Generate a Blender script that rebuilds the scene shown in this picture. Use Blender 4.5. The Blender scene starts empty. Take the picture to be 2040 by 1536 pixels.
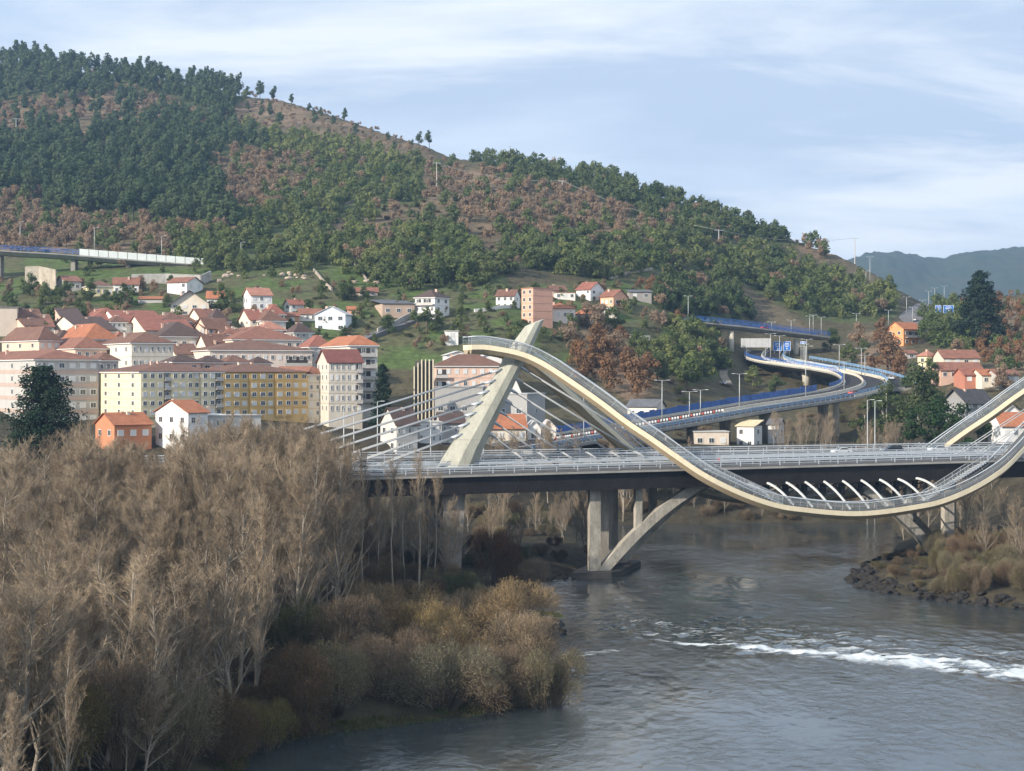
import bpy, math, random
import numpy as np
from mathutils import Vector, Matrix

# ------------------------------------------------------------------ camera, sky, sun, exposure
SC = bpy.context.scene
COL = SC.collection
R = math.radians
F, H, ZC, CX = 3300.0, 740.0, 40.0, 1020.0          # lens in photo pixels, horizon row, eye height above the river
cam = bpy.data.cameras.new("camera"); camo = bpy.data.objects.new("camera", cam); COL.objects.link(camo)
cam.sensor_width = 36; cam.lens = 36 * F / 2040; cam.shift_y = -(768 - H) / 2040
cam.clip_start = 1; cam.clip_end = 20000
camo.location = (0, 0, ZC); camo.rotation_euler = (R(90), 0, 0)
SC.camera = camo

SUN_AZ, SUN_EL = 232.0, 24.0                         # compass from +Y clockwise: behind the left shoulder, low winter sun
sun_dir = Vector((math.sin(R(SUN_AZ)) * math.cos(R(SUN_EL)), math.cos(R(SUN_AZ)) * math.cos(R(SUN_EL)), math.sin(R(SUN_EL))))
sl = bpy.data.lights.new("sun", 'SUN'); sl.energy = 3.6; sl.angle = R(0.8); sl.color = (1.0, 0.89, 0.76)
so = bpy.data.objects.new("sun", sl); COL.objects.link(so)
so.rotation_euler = sun_dir.to_track_quat('Z', 'Y').to_euler(); so.location = (-300, -300, 400)

W = bpy.data.worlds.new("World"); SC.world = W; W.use_nodes = True
nt = W.node_tree; nt.nodes.clear()
def wn(t, **k):
    n = nt.nodes.new(t)
    for a, b in k.items(): setattr(n, a, b)
    return n
wo = wn('ShaderNodeOutputWorld'); bg = wn('ShaderNodeBackground')
sky = wn('ShaderNodeTexSky', sky_type='NISHITA', sun_disc=False, sun_elevation=R(SUN_EL), sun_rotation=R(SUN_AZ), air_density=1.0, dust_density=0.6, ozone_density=1.6)
tc = wn('ShaderNodeTexCoord'); sep = wn('ShaderNodeSeparateXYZ'); nt.links.new(tc.outputs['Generated'], sep.inputs[0])
def wmath(op, a, b=None, c=None, clamp=False):
    n = wn('ShaderNodeMath', operation=op); n.use_clamp = clamp
    for i, v in enumerate((a, b, c)):
        if v is None: continue
        if isinstance(v, (int, float)): n.inputs[i].default_value = v
        else: nt.links.new(v, n.inputs[i])
    return n.outputs[0]
zc = wmath('ADD', wmath('MAXIMUM', sep.outputs[2], 0.0), 0.20)
comb = wn('ShaderNodeCombineXYZ')
nt.links.new(wmath('DIVIDE', sep.outputs[0], zc), comb.inputs[0]); nt.links.new(wmath('DIVIDE', sep.outputs[1], zc), comb.inputs[1])
def wnoise(scale, detail, rough, off, stretch=(1, 1, 1), dist=0.0):
    m = wn('ShaderNodeMapping'); m.inputs['Location'].default_value = off; m.inputs['Scale'].default_value = stretch
    nt.links.new(comb.outputs[0], m.inputs[0])
    n = wn('ShaderNodeTexNoise'); n.inputs['Scale'].default_value = scale; n.inputs['Detail'].default_value = detail
    n.inputs['Roughness'].default_value = rough; n.inputs['Distortion'].default_value = dist
    nt.links.new(m.outputs[0], n.inputs[0]); return n.outputs['Fac']
def wramp(fac, stops):
    r = wn('ShaderNodeValToRGB'); e = r.color_ramp.elements
    while len(e) < len(stops): e.new(0.5)
    for i, (p, c) in enumerate(stops): e[i].position = p; e[i].color = (*c, 1)
    nt.links.new(fac, r.inputs[0]); return r.outputs[0]
def wmix(fac, a, b):
    m = wn('ShaderNodeMix', data_type='RGBA')
    for i, v in ((0, fac), (6, a), (7, b)):
        if isinstance(v, tuple): m.inputs[i].default_value = (*v, 1)
        elif isinstance(v, (int, float)): m.inputs[i].default_value = v
        else: nt.links.new(v, m.inputs[i])
    return m.outputs[2]
veil = wramp(wnoise(1.05, 4, 0.5, (3.1, 1.7, 0), (0.6, 0.9, 1), 0.2), [(0.30, (0, 0, 0)), (0.56, (1, 1, 1))])
streak = wramp(wnoise(2.6, 8, 0.60, (1.75, 5.6, 2), (0.42, 1.0, 1), 0.35), [(0.45, (0, 0, 0)), (0.64, (1, 1, 1))])
grey = wramp(wnoise(1.3, 5, 0.55, (7.7, 2.1, 5), (0.5, 0.9, 1), 0.3), [(0.38, (0, 0, 0)), (0.60, (1, 1, 1))])
SKYMUL = 6.1
base = wmix(0.68, sky.outputs[0], tuple(SKYMUL * c for c in (0.50, 0.65, 0.86)))
c1 = wmix(wmath('MULTIPLY', veil, 0.92), base, tuple(SKYMUL * c for c in (0.74, 0.84, 0.98)))
c1 = wmix(wmath('MULTIPLY', grey, 0.88), c1, tuple(SKYMUL * c for c in (0.45, 0.565, 0.74)))
c2 = wmix(wmath('MULTIPLY', streak, 0.80), c1, tuple(SKYMUL * c for c in (0.86, 0.91, 0.97)))
nt.links.new(c2, bg.inputs[0]); bg.inputs[1].default_value = 0.10
nt.links.new(bg.outputs[0], wo.inputs[0])

SC.view_settings.view_transform = 'Standard'; SC.view_settings.look = 'None'
SC.view_settings.exposure = 0.98; SC.view_settings.gamma = 1.0; SC.view_settings.use_curve_mapping = False
SC.cycles.use_denoising = True
SC.cycles.max_bounces = 6; SC.cycles.diffuse_bounces = 2; SC.cycles.glossy_bounces = 3; SC.cycles.transmission_bounces = 3
SC.cycles.transparent_max_bounces = 12; SC.cycles.volume_bounces = 0
SC.cycles.use_adaptive_sampling = True; SC.cycles.adaptive_threshold = 0.02
SC.cycles.caustics_reflective = False; SC.cycles.caustics_refractive = False

rnd = random.Random(7); rng = np.random.default_rng(7)

# ------------------------------------------------------------------ materials
MATS = {}
def mat(name, col, rough=0.8, var=0.15, scale=0.5, bump=0.0, col2=None, metal=0.0, spec=0.3, objcol=False, stretch=None, fine=0.0):
    if name in MATS: return MATS[name]
    m = bpy.data.materials.new(name); m.use_nodes = True; t = m.node_tree
    b = t.nodes['Principled BSDF']; b.inputs['Roughness'].default_value = rough; b.inputs['Metallic'].default_value = metal
    b.inputs['Specular IOR Level'].default_value = spec
    g = t.nodes.new('ShaderNodeNewGeometry'); n = t.nodes.new('ShaderNodeTexNoise')
    src = g.outputs['Position']
    if stretch:
        mp = t.nodes.new('ShaderNodeMapping'); mp.inputs['Scale'].default_value = stretch; t.links.new(src, mp.inputs[0]); src = mp.outputs[0]
    n.inputs['Scale'].default_value = scale; n.inputs['Detail'].default_value = 6; n.inputs['Roughness'].default_value = 0.65
    t.links.new(src, n.inputs[0])
    r = t.nodes.new('ShaderNodeMapRange'); r.inputs[1].default_value = 0.3; r.inputs[2].default_value = 0.7; r.clamp = True
    t.links.new(n.outputs['Fac'], r.inputs[0])
    mx = t.nodes.new('ShaderNodeMix'); mx.data_type = 'RGBA'
    c2 = col2 if col2 else tuple(c * (1 - var) for c in col)
    c1 = col if col2 else tuple(min(1, c * (1 + var)) for c in col)
    mx.inputs[6].default_value = (*c1, 1); mx.inputs[7].default_value = (*c2, 1)
    t.links.new(r.outputs[0], mx.inputs[0]); out = mx.outputs[2]
    if fine:
        n2 = t.nodes.new('ShaderNodeTexNoise'); n2.inputs['Scale'].default_value = scale * 9; n2.inputs['Detail'].default_value = 3
        t.links.new(src, n2.inputs[0])
        mr = t.nodes.new('ShaderNodeMapRange'); mr.inputs[1].default_value = .3; mr.inputs[2].default_value = .7; mr.inputs[3].default_value = 1 - fine; mr.inputs[4].default_value = 1 + fine
        t.links.new(n2.outputs['Fac'], mr.inputs[0])
        vm = t.nodes.new('ShaderNodeVectorMath'); vm.operation = 'SCALE'; t.links.new(out, vm.inputs[0]); t.links.new(mr.outputs[0], vm.inputs[3]); out = vm.outputs[0]
    if objcol:
        oi = t.nodes.new('ShaderNodeObjectInfo'); m2 = t.nodes.new('ShaderNodeMix'); m2.data_type = 'RGBA'; m2.blend_type = 'MULTIPLY'; m2.inputs[0].default_value = 1
        t.links.new(out, m2.inputs[6]); t.links.new(oi.outputs['Color'], m2.inputs[7]); out = m2.outputs[2]
    t.links.new(out, b.inputs['Base Color'])
    if bump:
        bp = t.nodes.new('ShaderNodeBump'); bp.inputs['Strength'].default_value = bump; bp.inputs['Distance'].default_value = 0.3
        t.links.new(n.outputs['Fac'], bp.inputs['Height']); t.links.new(bp.outputs[0], b.inputs['Normal'])
    MATS[name] = m; return m

def leafmat(name, ca, cb, wscale=0.09, trans=0.36, tint=0.2, objcol=False, orand=0.0):
    """foliage: colour differs from tree to tree (world noise) and from leaf clump to leaf clump (island)"""
    if name in MATS: return MATS[name]
    m = bpy.data.materials.new(name); m.use_nodes = True; t = m.node_tree; t.nodes.clear()
    o = t.nodes.new('ShaderNodeOutputMaterial'); g = t.nodes.new('ShaderNodeNewGeometry')
    n = t.nodes.new('ShaderNodeTexNoise'); n.inputs['Scale'].default_value = wscale; n.inputs['Detail'].default_value = 2
    t.links.new(g.outputs['Position'], n.inputs[0])
    r = t.nodes.new('ShaderNodeMapRange'); r.inputs[1].default_value = .32; r.inputs[2].default_value = .68; t.links.new(n.outputs['Fac'], r.inputs[0])
    mx = t.nodes.new('ShaderNodeMix'); mx.data_type = 'RGBA'; mx.inputs[6].default_value = (*ca, 1); mx.inputs[7].default_value = (*cb, 1); t.links.new(r.outputs[0], mx.inputs[0])
    mr = t.nodes.new('ShaderNodeMapRange'); mr.inputs[3].default_value = 1 - tint; mr.inputs[4].default_value = 1 + tint; t.links.new(g.outputs['Random Per Island'], mr.inputs[0])
    vm = t.nodes.new('ShaderNodeVectorMath'); vm.operation = 'SCALE'; t.links.new(mx.outputs[2], vm.inputs[0]); t.links.new(mr.outputs[0], vm.inputs[3])
    out = vm.outputs[0]
    if orand:
        oi = t.nodes.new('ShaderNodeObjectInfo'); r2 = t.nodes.new('ShaderNodeMapRange'); r2.inputs[3].default_value = 1 - orand; r2.inputs[4].default_value = 1 + orand; t.links.new(oi.outputs['Random'], r2.inputs[0])
        v2 = t.nodes.new('ShaderNodeVectorMath'); v2.operation = 'SCALE'; t.links.new(out, v2.inputs[0]); t.links.new(r2.outputs[0], v2.inputs[3]); out = v2.outputs[0]
    if objcol:
        oi = t.nodes.new('ShaderNodeObjectInfo'); m2 = t.nodes.new('ShaderNodeMix'); m2.data_type = 'RGBA'; m2.blend_type = 'MULTIPLY'; m2.inputs[0].default_value = 1
        t.links.new(out, m2.inputs[6]); t.links.new(oi.outputs['Color'], m2.inputs[7]); out = m2.outputs[2]
    d = t.nodes.new('ShaderNodeBsdfDiffuse'); tr = t.nodes.new('ShaderNodeBsdfTranslucent'); ms = t.nodes.new('ShaderNodeMixShader'); ms.inputs[0].default_value = trans
    t.links.new(out, d.inputs[0]); t.links.new(out, tr.inputs[0]); t.links.new(d.outputs[0], ms.inputs[1]); t.links.new(tr.outputs[0], ms.inputs[2]); t.links.new(ms.outputs[0], o.inputs[0])
    MATS[name] = m; return m

def glassy(name, col, alpha, rough=0.15):
    if name in MATS: return MATS[name]
    m = bpy.data.materials.new(name); m.use_nodes = True; t = m.node_tree; b = t.nodes['Principled BSDF']
    g = t.nodes.new('ShaderNodeNewGeometry'); n = t.nodes.new('ShaderNodeTexNoise'); n.inputs['Scale'].default_value = .12; n.inputs['Detail'].default_value = 1
    t.links.new(g.outputs['Position'], n.inputs[0])
    r = t.nodes.new('ShaderNodeMapRange'); r.inputs[1].default_value = .3; r.inputs[2].default_value = .7; r.inputs[3].default_value = alpha * .8; r.inputs[4].default_value = min(1, alpha * 1.2)
    t.links.new(n.outputs['Fac'], r.inputs[0]); t.links.new(r.outputs[0], b.inputs['Alpha'])
    b.inputs['Base Color'].default_value = (*col, 1); b.inputs['Roughness'].default_value = rough
    MATS[name] = m; return m

# ------------------------------------------------------------------ helpers
class MB:
    """collects faces; build() links them as ONE mesh object"""
    def __init__(s): s.v = []; s.f = []; s.m = []
    def add(s, verts, faces, mi=0):
        k = len(s.v); s.v += [tuple(p) for p in verts]; s.f += [tuple(i + k for i in f) for f in faces]; s.m += [mi] * len(faces); return s
    def box(s, c, d, mi=0, rz=0.0, taper=1.0):
        x, y, z = d[0] / 2, d[1] / 2, d[2] / 2; ca, sa = math.cos(rz), math.sin(rz); vs = []
        for sz in (-1, 1):
            k = taper if sz > 0 else 1.0
            for sx, sy in ((-1, -1), (1, -1), (1, 1), (-1, 1)):
                px, py = sx * x * k, sy * y * k
                vs.append((c[0] + px * ca - py * sa, c[1] + px * sa + py * ca, c[2] + sz * z))
        return s.add(vs, [(3, 2, 1, 0), (4, 5, 6, 7), (0, 1, 5, 4), (1, 2, 6, 5), (2, 3, 7, 6), (3, 0, 4, 7)], mi)
    def loft(s, rings, mi=0, close=True, caps=True):
        n = len(rings[0]); vs = [p for r in rings for p in r]; fs = []
        for i in range(len(rings) - 1):
            for j in range(n if close else n - 1):
                a, b = i * n + j, i * n + (j + 1) % n; fs.append((a, b, b + n, a + n))
        if caps and close: fs.append(tuple(range(n))[::-1]); fs.append(tuple((len(rings) - 1) * n + j for j in range(n)))
        return s.add(vs, fs, mi)
    def tube(s, pts, r, n=6, mi=0, caps=True):
        pts = [Vector(p) for p in pts]; rr = r if isinstance(r, (list, tuple)) else [r] * len(pts); rings = []
        for i, p in enumerate(pts):
            d = (pts[min(i + 1, len(pts) - 1)] - pts[max(i - 1, 0)]).normalized()
            up = Vector((0, 0, 1)) if abs(d.z) < .95 else Vector((1, 0, 0))
            a = d.cross(up).normalized(); b = a.cross(d)
            rings.append([tuple(p + (a * math.cos(2 * math.pi * k / n) + b * math.sin(2 * math.pi * k / n)) * rr[i]) for k in range(n)])
        return s.loft(rings, mi, True, caps)
    def mesh(s, name, mats):
        me = bpy.data.meshes.new(name); me.from_pydata(s.v, [], s.f)
        for m in (mats if isinstance(mats, (list, tuple)) else [mats]): me.materials.append(m)
        if any(s.m): me.polygons.foreach_set('material_index', s.m)
        me.update(); return me
    def build(s, name, mats, parent=None, kind=None, smooth=False):
        me = s.mesh(name, mats)
        if smooth: me.shade_smooth()
        return link(name, me, parent, kind)
def link(name, me, parent=None, kind=None, loc=None):
    o = bpy.data.objects.new(name, me); COL.objects.link(o)
    if parent: o.parent = parent
    if kind: o['kind'] = kind
    if loc: o.location = loc
    return o
def np_mesh(name, V, Fa, mats, mi=None, smooth=False):
    me = bpy.data.meshes.new(name); n = len(V); k = Fa.shape[1]
    me.vertices.add(n); me.vertices.foreach_set('co', np.ascontiguousarray(V, dtype=np.float32).ravel())
    me.loops.add(Fa.size); me.loops.foreach_set('vertex_index', np.ascontiguousarray(Fa, dtype=np.int32).ravel())
    me.polygons.add(len(Fa)); me.polygons.foreach_set('loop_start', np.arange(0, Fa.size, k, dtype=np.int32))
    for m in (mats if isinstance(mats, (list, tuple)) else [mats]): me.materials.append(m)
    if mi is not None: me.polygons.foreach_set('material_index', np.asarray(mi, dtype=np.int32))
    me.polygons.foreach_set('use_smooth', np.full(len(Fa), bool(smooth)))
    me.update(calc_edges=True); return me
def thing(name, label, cat, loc=(0, 0, 0), rz=0.0, group=None):
    o = bpy.data.objects.new(name, None); COL.objects.link(o); o.empty_display_size = 0.5
    o.location = loc; o.rotation_euler = (0, 0, rz); return tag(o, label, cat, group)
def tag(o, label, cat, group=None):
    o['label'] = label; o['category'] = cat
    if group: o['group'] = group
    return o
def P3(px, py, Y): return Vector(((px - CX) / F * Y, Y, ZC - (py - H) / F * Y))

def vnoise(x, y, seed=0):
    """smooth value noise on arrays"""
    def hsh(i, j):
        h = (i * 374761393 + j * 668265263 + seed * 974634777) & 0xffffffff
        h = ((h ^ (h >> 13)) * 1274126177) & 0xffffffff
        return ((h ^ (h >> 16)) & 0xffff) / 65535.0
    xi = np.floor(x).astype(np.int64); yi = np.floor(y).astype(np.int64); fx = x - xi; fy = y - yi
    fx = fx * fx * (3 - 2 * fx); fy = fy * fy * (3 - 2 * fy)
    a = hsh(xi, yi); b = hsh(xi + 1, yi); c = hsh(xi, yi + 1); d = hsh(xi + 1, yi + 1)
    return (a * (1 - fx) + b * fx) * (1 - fy) + (c * (1 - fx) + d * fx) * fy
def fbm(x, y, o=4, seed=0):
    s = 0; a = 1.0; t = 0
    for k in range(o): s = s + a * vnoise(x * 2 ** k, y * 2 ** k, seed + k); t += a; a *= .5
    return s / t
def smooth(x): x = np.clip(x, 0, 1); return x * x * (3 - 2 * x)

# ------------------------------------------------------------------ terrain function
RIDGE = [(-900, 150), (-300, 105), (0, 125), (80, 118), (150, 142), (270, 147), (400, 172), (480, 190), (560, 198), (620, 216), (700, 241), (760, 263), (850, 290), (900, 314), (1000, 322), (1100, 334), (1200, 350), (1330, 394), (1430, 428), (1500, 452), (1560, 468), (1620, 492), (1680, 512), (1750, 548), (1800, 583), (1850, 611), (1900, 612), (1960, 602), (2040, 582), (2300, 560), (3000, 540)]
KPX = [-900, 0, 500, 650, 780, 1000, 1300, 1500, 1700, 1800, 1850, 2040, 3000]
KROW = [[870, 870, 870, 875, 880, 890, 890, 890, 890, 890, 890, 890, 890],
        [825, 825, 825, 840, 850, 855, 850, 870, 880, 850, 830, 820, 820],
        [758, 758, 765, 775, 790, 800, 740, 785, 800, 770, 750, 740, 740],
        [645, 645, 645, 650, 650, 640, 650, 690, 710, 705, 700, 690, 690],
        [545, 548, 525, 530, 535, 540, 570, 610, 650, 658, 660, 650, 640],
        [330, 330, 345, 370, 390, 425, 460, 520, 590, 620, 636, 612, 600]]
KY = [[440, 440, 440, 442, 445, 450, 470, 480, 480, 470, 460, 440, 440],
      [500, 500, 500, 505, 508, 512, 540, 560, 560, 550, 545, 530, 530],
      [560, 560, 560, 562, 565, 568, 620, 650, 640, 630, 630, 620, 620],
      [622, 622, 630, 635, 638, 642, 700, 750, 740, 730, 730, 700, 700],
      [740, 740, 740, 740, 740, 740, 780, 840, 830, 810, 800, 780, 780],
      [1080, 1060, 1040, 1000, 970, 920, 920, 940, 910, 890, 880, 860, 860],
      [1500, 1500, 1400, 1330, 1260, 1150, 1080, 1050, 1000, 960, 960, 930, 930]]
RPX = np.array([p[0] for p in RIDGE], float); RRW = np.array([p[1] for p in RIDGE], float)
WATER = [(480, 1536), (500, 1492), (600, 1470), (700, 1458), (900, 1432), (1080, 1402), (1128, 1380), (1120, 1330), (1090, 1262), (1060, 1240), (1040, 1190), (1065, 1165), (1150, 1150), (1200, 1120), (1190, 1060), (1180, 1046), (1300, 1044), (1500, 1041), (1760, 1043), (1790, 1075), (1760, 1110), (1700, 1150), (1700, 1166), (1780, 1184), (1900, 1200), (2040, 1214), (2400, 1250)]
WXY = [((p - CX) / F * (ZC * F / (r - H)), ZC * F / (r - H)) for p, r in WATER]
WXY = [(-60, 60), (-36, 130)] + WXY + [(260, 120), (260, 60)]
WX = np.array(WXY)
def sdist(X, Y):
    """signed distance to the river's edge: positive on land"""
    X = np.asarray(X, float); Y = np.asarray(Y, float); d = np.full(X.shape, 1e9); ins = np.zeros(X.shape, bool); n = len(WX)
    for i in range(n):
        ax, ay = WX[i]; bx, by = WX[(i + 1) % n]; ex, ey = bx - ax, by - ay
        t = np.clip(((X - ax) * ex + (Y - ay) * ey) / (ex * ex + ey * ey), 0, 1)
        d = np.minimum(d, np.hypot(X - ax - t * ex, Y - ay - t * ey))
        c = (ay > Y) != (by > Y); xi = ax + (Y - ay) * ex / (ey if ey else 1e-9); ins ^= c & (X < xi)
    return np.where(ins, -d, d)
def ground_z(X, Y, noise=True):
    X = np.asarray(X, float); Y = np.asarray(Y, float); px = CX + F * X / Y
    rows = [np.interp(px, KPX, r) for r in KROW] + [np.interp(px, RPX, RRW)]
    ys = [np.interp(px, KPX, r) for r in KY]; zs = [ZC - (r - H) / F * y for r, y in zip(rows, ys)]
    z = zs[0].copy()
    for k in range(6):
        t = np.clip((Y - ys[k]) / (ys[k + 1] - ys[k]), 0, 1); row = rows[k] + (rows[k + 1] - rows[k]) * t
        z = np.where(Y >= ys[k], ZC - (row - H) / F * np.minimum(Y, ys[k + 1]), z)
    z = np.where(Y > ys[6], np.maximum(zs[6] - 0.30 * (Y - ys[6]), np.minimum(zs[6], 25) - 10), z)
    d = sdist(X, Y); w = np.clip(d, 0, None) / (np.clip(d, 0, None) + np.maximum(ys[0] - Y, 0) + 1e-6); w = w * w * (1 - .0 * w)
    lowb = np.where(d > 0, 2.2 * smooth(d / 7) + 0.012 * np.clip(d, 0, 200), np.maximum(-3, d * .4)) - 0.15
    zb = lowb * (1 - w) + zs[0] * w
    z = np.where(Y < ys[0], zb, z)
    if noise:
        amp = np.clip((Y - 350) / 500, 0, 1) * 7 + np.clip(d, 0, 10) * .08
        ed = np.clip((ys[6] - Y) / 120, 0, 1)
        z = z + (fbm(X / 60, Y / 60, 4, 3) - .5) * amp * ed
    return z
def gz(x, y): return float(ground_z(np.array([x]), np.array([y]))[0])
def ground(px, py, y0=440.0):
    """the point of the ground seen at a pixel"""
    Ys = np.arange(y0, 1560, 1.5); X = (px - CX) / F * Ys; z = ground_z(X, Ys); row = H - (z - ZC) / Ys * F
    k = np.nonzero(row <= py)[0]; i = int(k[0]) if len(k) else int(np.argmin(row))
    return Vector((X[i], Ys[i], z[i]))
def in_poly(px, py, poly):
    px = np.asarray(px, float); py = np.asarray(py, float); ins = np.zeros(px.shape, bool); n = len(poly)
    for i in range(n):
        ax, ay = poly[i]; bx, by = poly[(i + 1) % n]
        c = (ay > py) != (by > py); ins ^= c & (px < ax + (py - ay) * (bx - ax) / ((by - ay) or 1e-9))
    return ins

# ------------------------------------------------------------------ vegetation zones of the hillside (outlines seen from the river)
ZONES = [  # (name, kind, outline)
 ('crest_pines', 'pine', [(-400, 80), (0, 90), (100, 90), (280, 120), (480, 165), (500, 190), (420, 245), (350, 205), (250, 175), (120, 190), (0, 205), (-400, 210)]),
 ('upper_rust', 'bare', [(-400, 205), (0, 205), (120, 188), (250, 172), (350, 200), (430, 242), (330, 240), (200, 272), (-400, 272)]),
 ('pine_wood', 'pine', [(-400, 268), (200, 268), (320, 232), (440, 228), (530, 300), (430, 330), (440, 400), (475, 475), (350, 455), (200, 435), (100, 435), (40, 400), (-400, 385)]),
 ('crest_rust', 'bare', [(430, 190), (560, 203), (700, 246), (850, 296), (880, 335), (700, 292), (560, 262), (450, 246)]),
 ('yellow_green_slope', 'green_light', [(470, 252), (700, 292), (850, 322), (820, 352), (650, 325), (530, 305)]),
 ('mid_rust', 'bare', [(400, 330), (530, 300), (650, 330), (560, 400), (500, 440), (440, 420)]),
 ('road_rust', 'bare', [(-400, 385), (40, 400), (100, 432), (350, 452), (430, 470), (330, 508), (150, 505), (-400, 495)]),
 ('laurel_slope', 'green', [(530, 402), (650, 325), (840, 352), (850, 400), (700, 435), (470, 480), (440, 450)]),
 ('brown_band', 'bare', [(810, 330), (900, 328), (1000, 352), (1150, 385), (1340, 462), (1345, 485), (1200, 480), (1050, 482), (900, 432), (850, 390)]),
 ('dark_shoulder', 'green_dark', [(880, 290), (1000, 290), (1200, 320), (1340, 366), (1500, 428), (1600, 492), (1500, 482), (1340, 462), (1180, 392), (1000, 352)]),
 ('crest_bare', 'bare', [(1530, 420), (1620, 456), (1690, 506), (1640, 522), (1560, 480)]),
 ('scrub', 'scrub', [(840, 400), (900, 432), (1060, 482), (1010, 540), (880, 455), (700, 475), (600, 470)]),
 ('centre_green', 'green', [(655, 480), (880, 450), (1015, 535), (1005, 580), (860, 582), (740, 562), (690, 530)]),
 ('hedge_green', 'green', [(1010, 482), (1200, 472), (1345, 490), (1355, 535), (1180, 555), (1020, 530)]),
 ('right_green', 'green', [(1345, 480), (1500, 490), (1640, 545), (1780, 590), (1790, 625), (1760, 645), (1620, 640), (1560, 610), (1480, 565), (1380, 540)]),
 ('knoll_green', 'green_dark', [(1310, 590), (1390, 545), (1440, 570), (1490, 615), (1480, 640), (1400, 645), (1310, 625)]),
 ('bare_slope', 'none', [(1440, 560), (1480, 565), (1560, 612), (1625, 660), (1560, 665), (1490, 620)]),
 ('rocky_shoulder', 'none', [(1660, 515), (1700, 505), (1800, 585), (1790, 600), (1690, 555)]),
 ('left_terrace', 'green', [(440, 465), (660, 465), (700, 530), (610, 540), (560, 552), (450, 545), (330, 510)]),
 ('autumn_grove', 'rust', [(1110, 640), (1200, 645), (1330, 700), (1330, 800), (1250, 800), (1160, 730)]),
 ('ravine_green', 'green', [(1330, 660), (1440, 680), (1450, 740), (1380, 770), (1330, 740)]),
 ('right_autumn', 'rust', [(1705, 660), (1800, 655), (1805, 770), (1720, 785)]),
 ('far_right_autumn', 'rust', [(1900, 600), (2300, 590), (2300, 740), (1990, 740), (1930, 690)]),
 ('saddle_green', 'green', [(1850, 615), (1950, 590), (1990, 640), (1940, 700), (1860, 690), (1840, 650)]),
 ('village_grass', 'grass', [(-400, 500), (430, 520), (720, 505), (760, 560), (1000, 575), (1180, 556), (1300, 540), (1310, 660), (1330, 700), (1100, 720), (700, 740), (-400, 640)]),
]
# ------------------------------------------------------------------ hillside and banks
px_g = np.arange(-700, 2760, 13.0)
y_g = np.concatenate([np.arange(70, 300, 3.2), np.arange(300, 480, 3.0), np.arange(480, 760, 4.0), np.arange(760, 1560, 8.0), np.arange(1560, 2600, 60.0)])
PXg, Yg = np.meshgrid(px_g, y_g); Xg = (PXg - CX) / F * Yg
Zg = ground_z(Xg, Yg); rowg = H - (Zg - ZC) / Yg * F
nr, nc = PXg.shape
colg = np.zeros((nr, nc, 4), np.float32); colg[..., 3] = 1
earth = np.array((0.085, 0.075, 0.045)); grass = np.array((0.080, 0.115, 0.038)); leaf = np.array((0.080, 0.098, 0.042)); rust = np.array((0.19, 0.138, 0.092)); bank = np.array((0.058, 0.050, 0.033))
c = np.where((Yg < 505)[..., None], bank * .9, earth)
KCOL = {'pine': leaf * .8, 'bare': rust, 'green': leaf, 'green_light': leaf * 1.4, 'green_dark': leaf * .8, 'scrub': np.array((0.12, 0.095, 0.06)), 'rust': rust, 'grass': grass, 'none': np.array((0.12, 0.10, 0.065))}
done = np.zeros((nr, nc), bool)
wob = (fbm(Xg / 25, Yg / 25, 3, 11) - .5) * 26
for nm, kd, poly in ZONES:
    ok = in_poly(PXg + wob, rowg + wob * .5, poly) & (Yg > 440) & ~done; c = np.where(ok[..., None], KCOL[kd], c); done |= ok
patch = smooth((fbm(Xg / 14, Yg / 14, 3, 21) - .40) * 6)
gr = (c[..., 1] > .105)
c = np.where(gr[..., None], c * (1 - patch[..., None] * .75) + np.array((0.095, 0.085, 0.05)) * patch[..., None] * .75, c)
colg[..., :3] = c
idx = np.arange(nr * nc).reshape(nr, nc)
Fg = np.stack([idx[:-1, :-1], idx[:-1, 1:], idx[1:, 1:], idx[1:, :-1]], -1).reshape(-1, 4)
def soilmat():
    m = bpy.data.materials.new('soil_and_grass'); m.use_nodes = True; t = m.node_tree; b = t.nodes['Principled BSDF']; b.inputs['Roughness'].default_value = .95; b.inputs['Specular IOR Level'].default_value = .1
    a = t.nodes.new('ShaderNodeVertexColor'); a.layer_name = 'Col'; g = t.nodes.new('ShaderNodeNewGeometry')
    n = t.nodes.new('ShaderNodeTexNoise'); n.inputs['Scale'].default_value = .35; n.inputs['Detail'].default_value = 8; n.inputs['Roughness'].default_value = .7; t.links.new(g.outputs['Position'], n.inputs[0])
    mr = t.nodes.new('ShaderNodeMapRange'); mr.inputs[1].default_value = .3; mr.inputs[2].default_value = .7; mr.inputs[3].default_value = .5; mr.inputs[4].default_value = 1.5; t.links.new(n.outputs['Fac'], mr.inputs[0])
    vm = t.nodes.new('ShaderNodeVectorMath'); vm.operation = 'SCALE'; t.links.new(a.outputs[0], vm.inputs[0]); t.links.new(mr.outputs[0], vm.inputs[3]); t.links.new(vm.outputs[0], b.inputs['Base Color'])
    bp = t.nodes.new('ShaderNodeBump'); bp.inputs['Strength'].default_value = .8; bp.inputs['Distance'].default_value = .8; t.links.new(n.outputs['Fac'], bp.inputs['Height']); t.links.new(bp.outputs[0], b.inputs['Normal'])
    return m
me = np_mesh('hillside', np.stack([Xg, Yg, Zg], -1).reshape(-1, 3), Fg, soilmat(), smooth=True)
ca = me.color_attributes.new('Col', 'FLOAT_COLOR', 'POINT'); ca.data.foreach_set('color', colg.reshape(-1))
link('hillside', me, None, 'structure')

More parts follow.
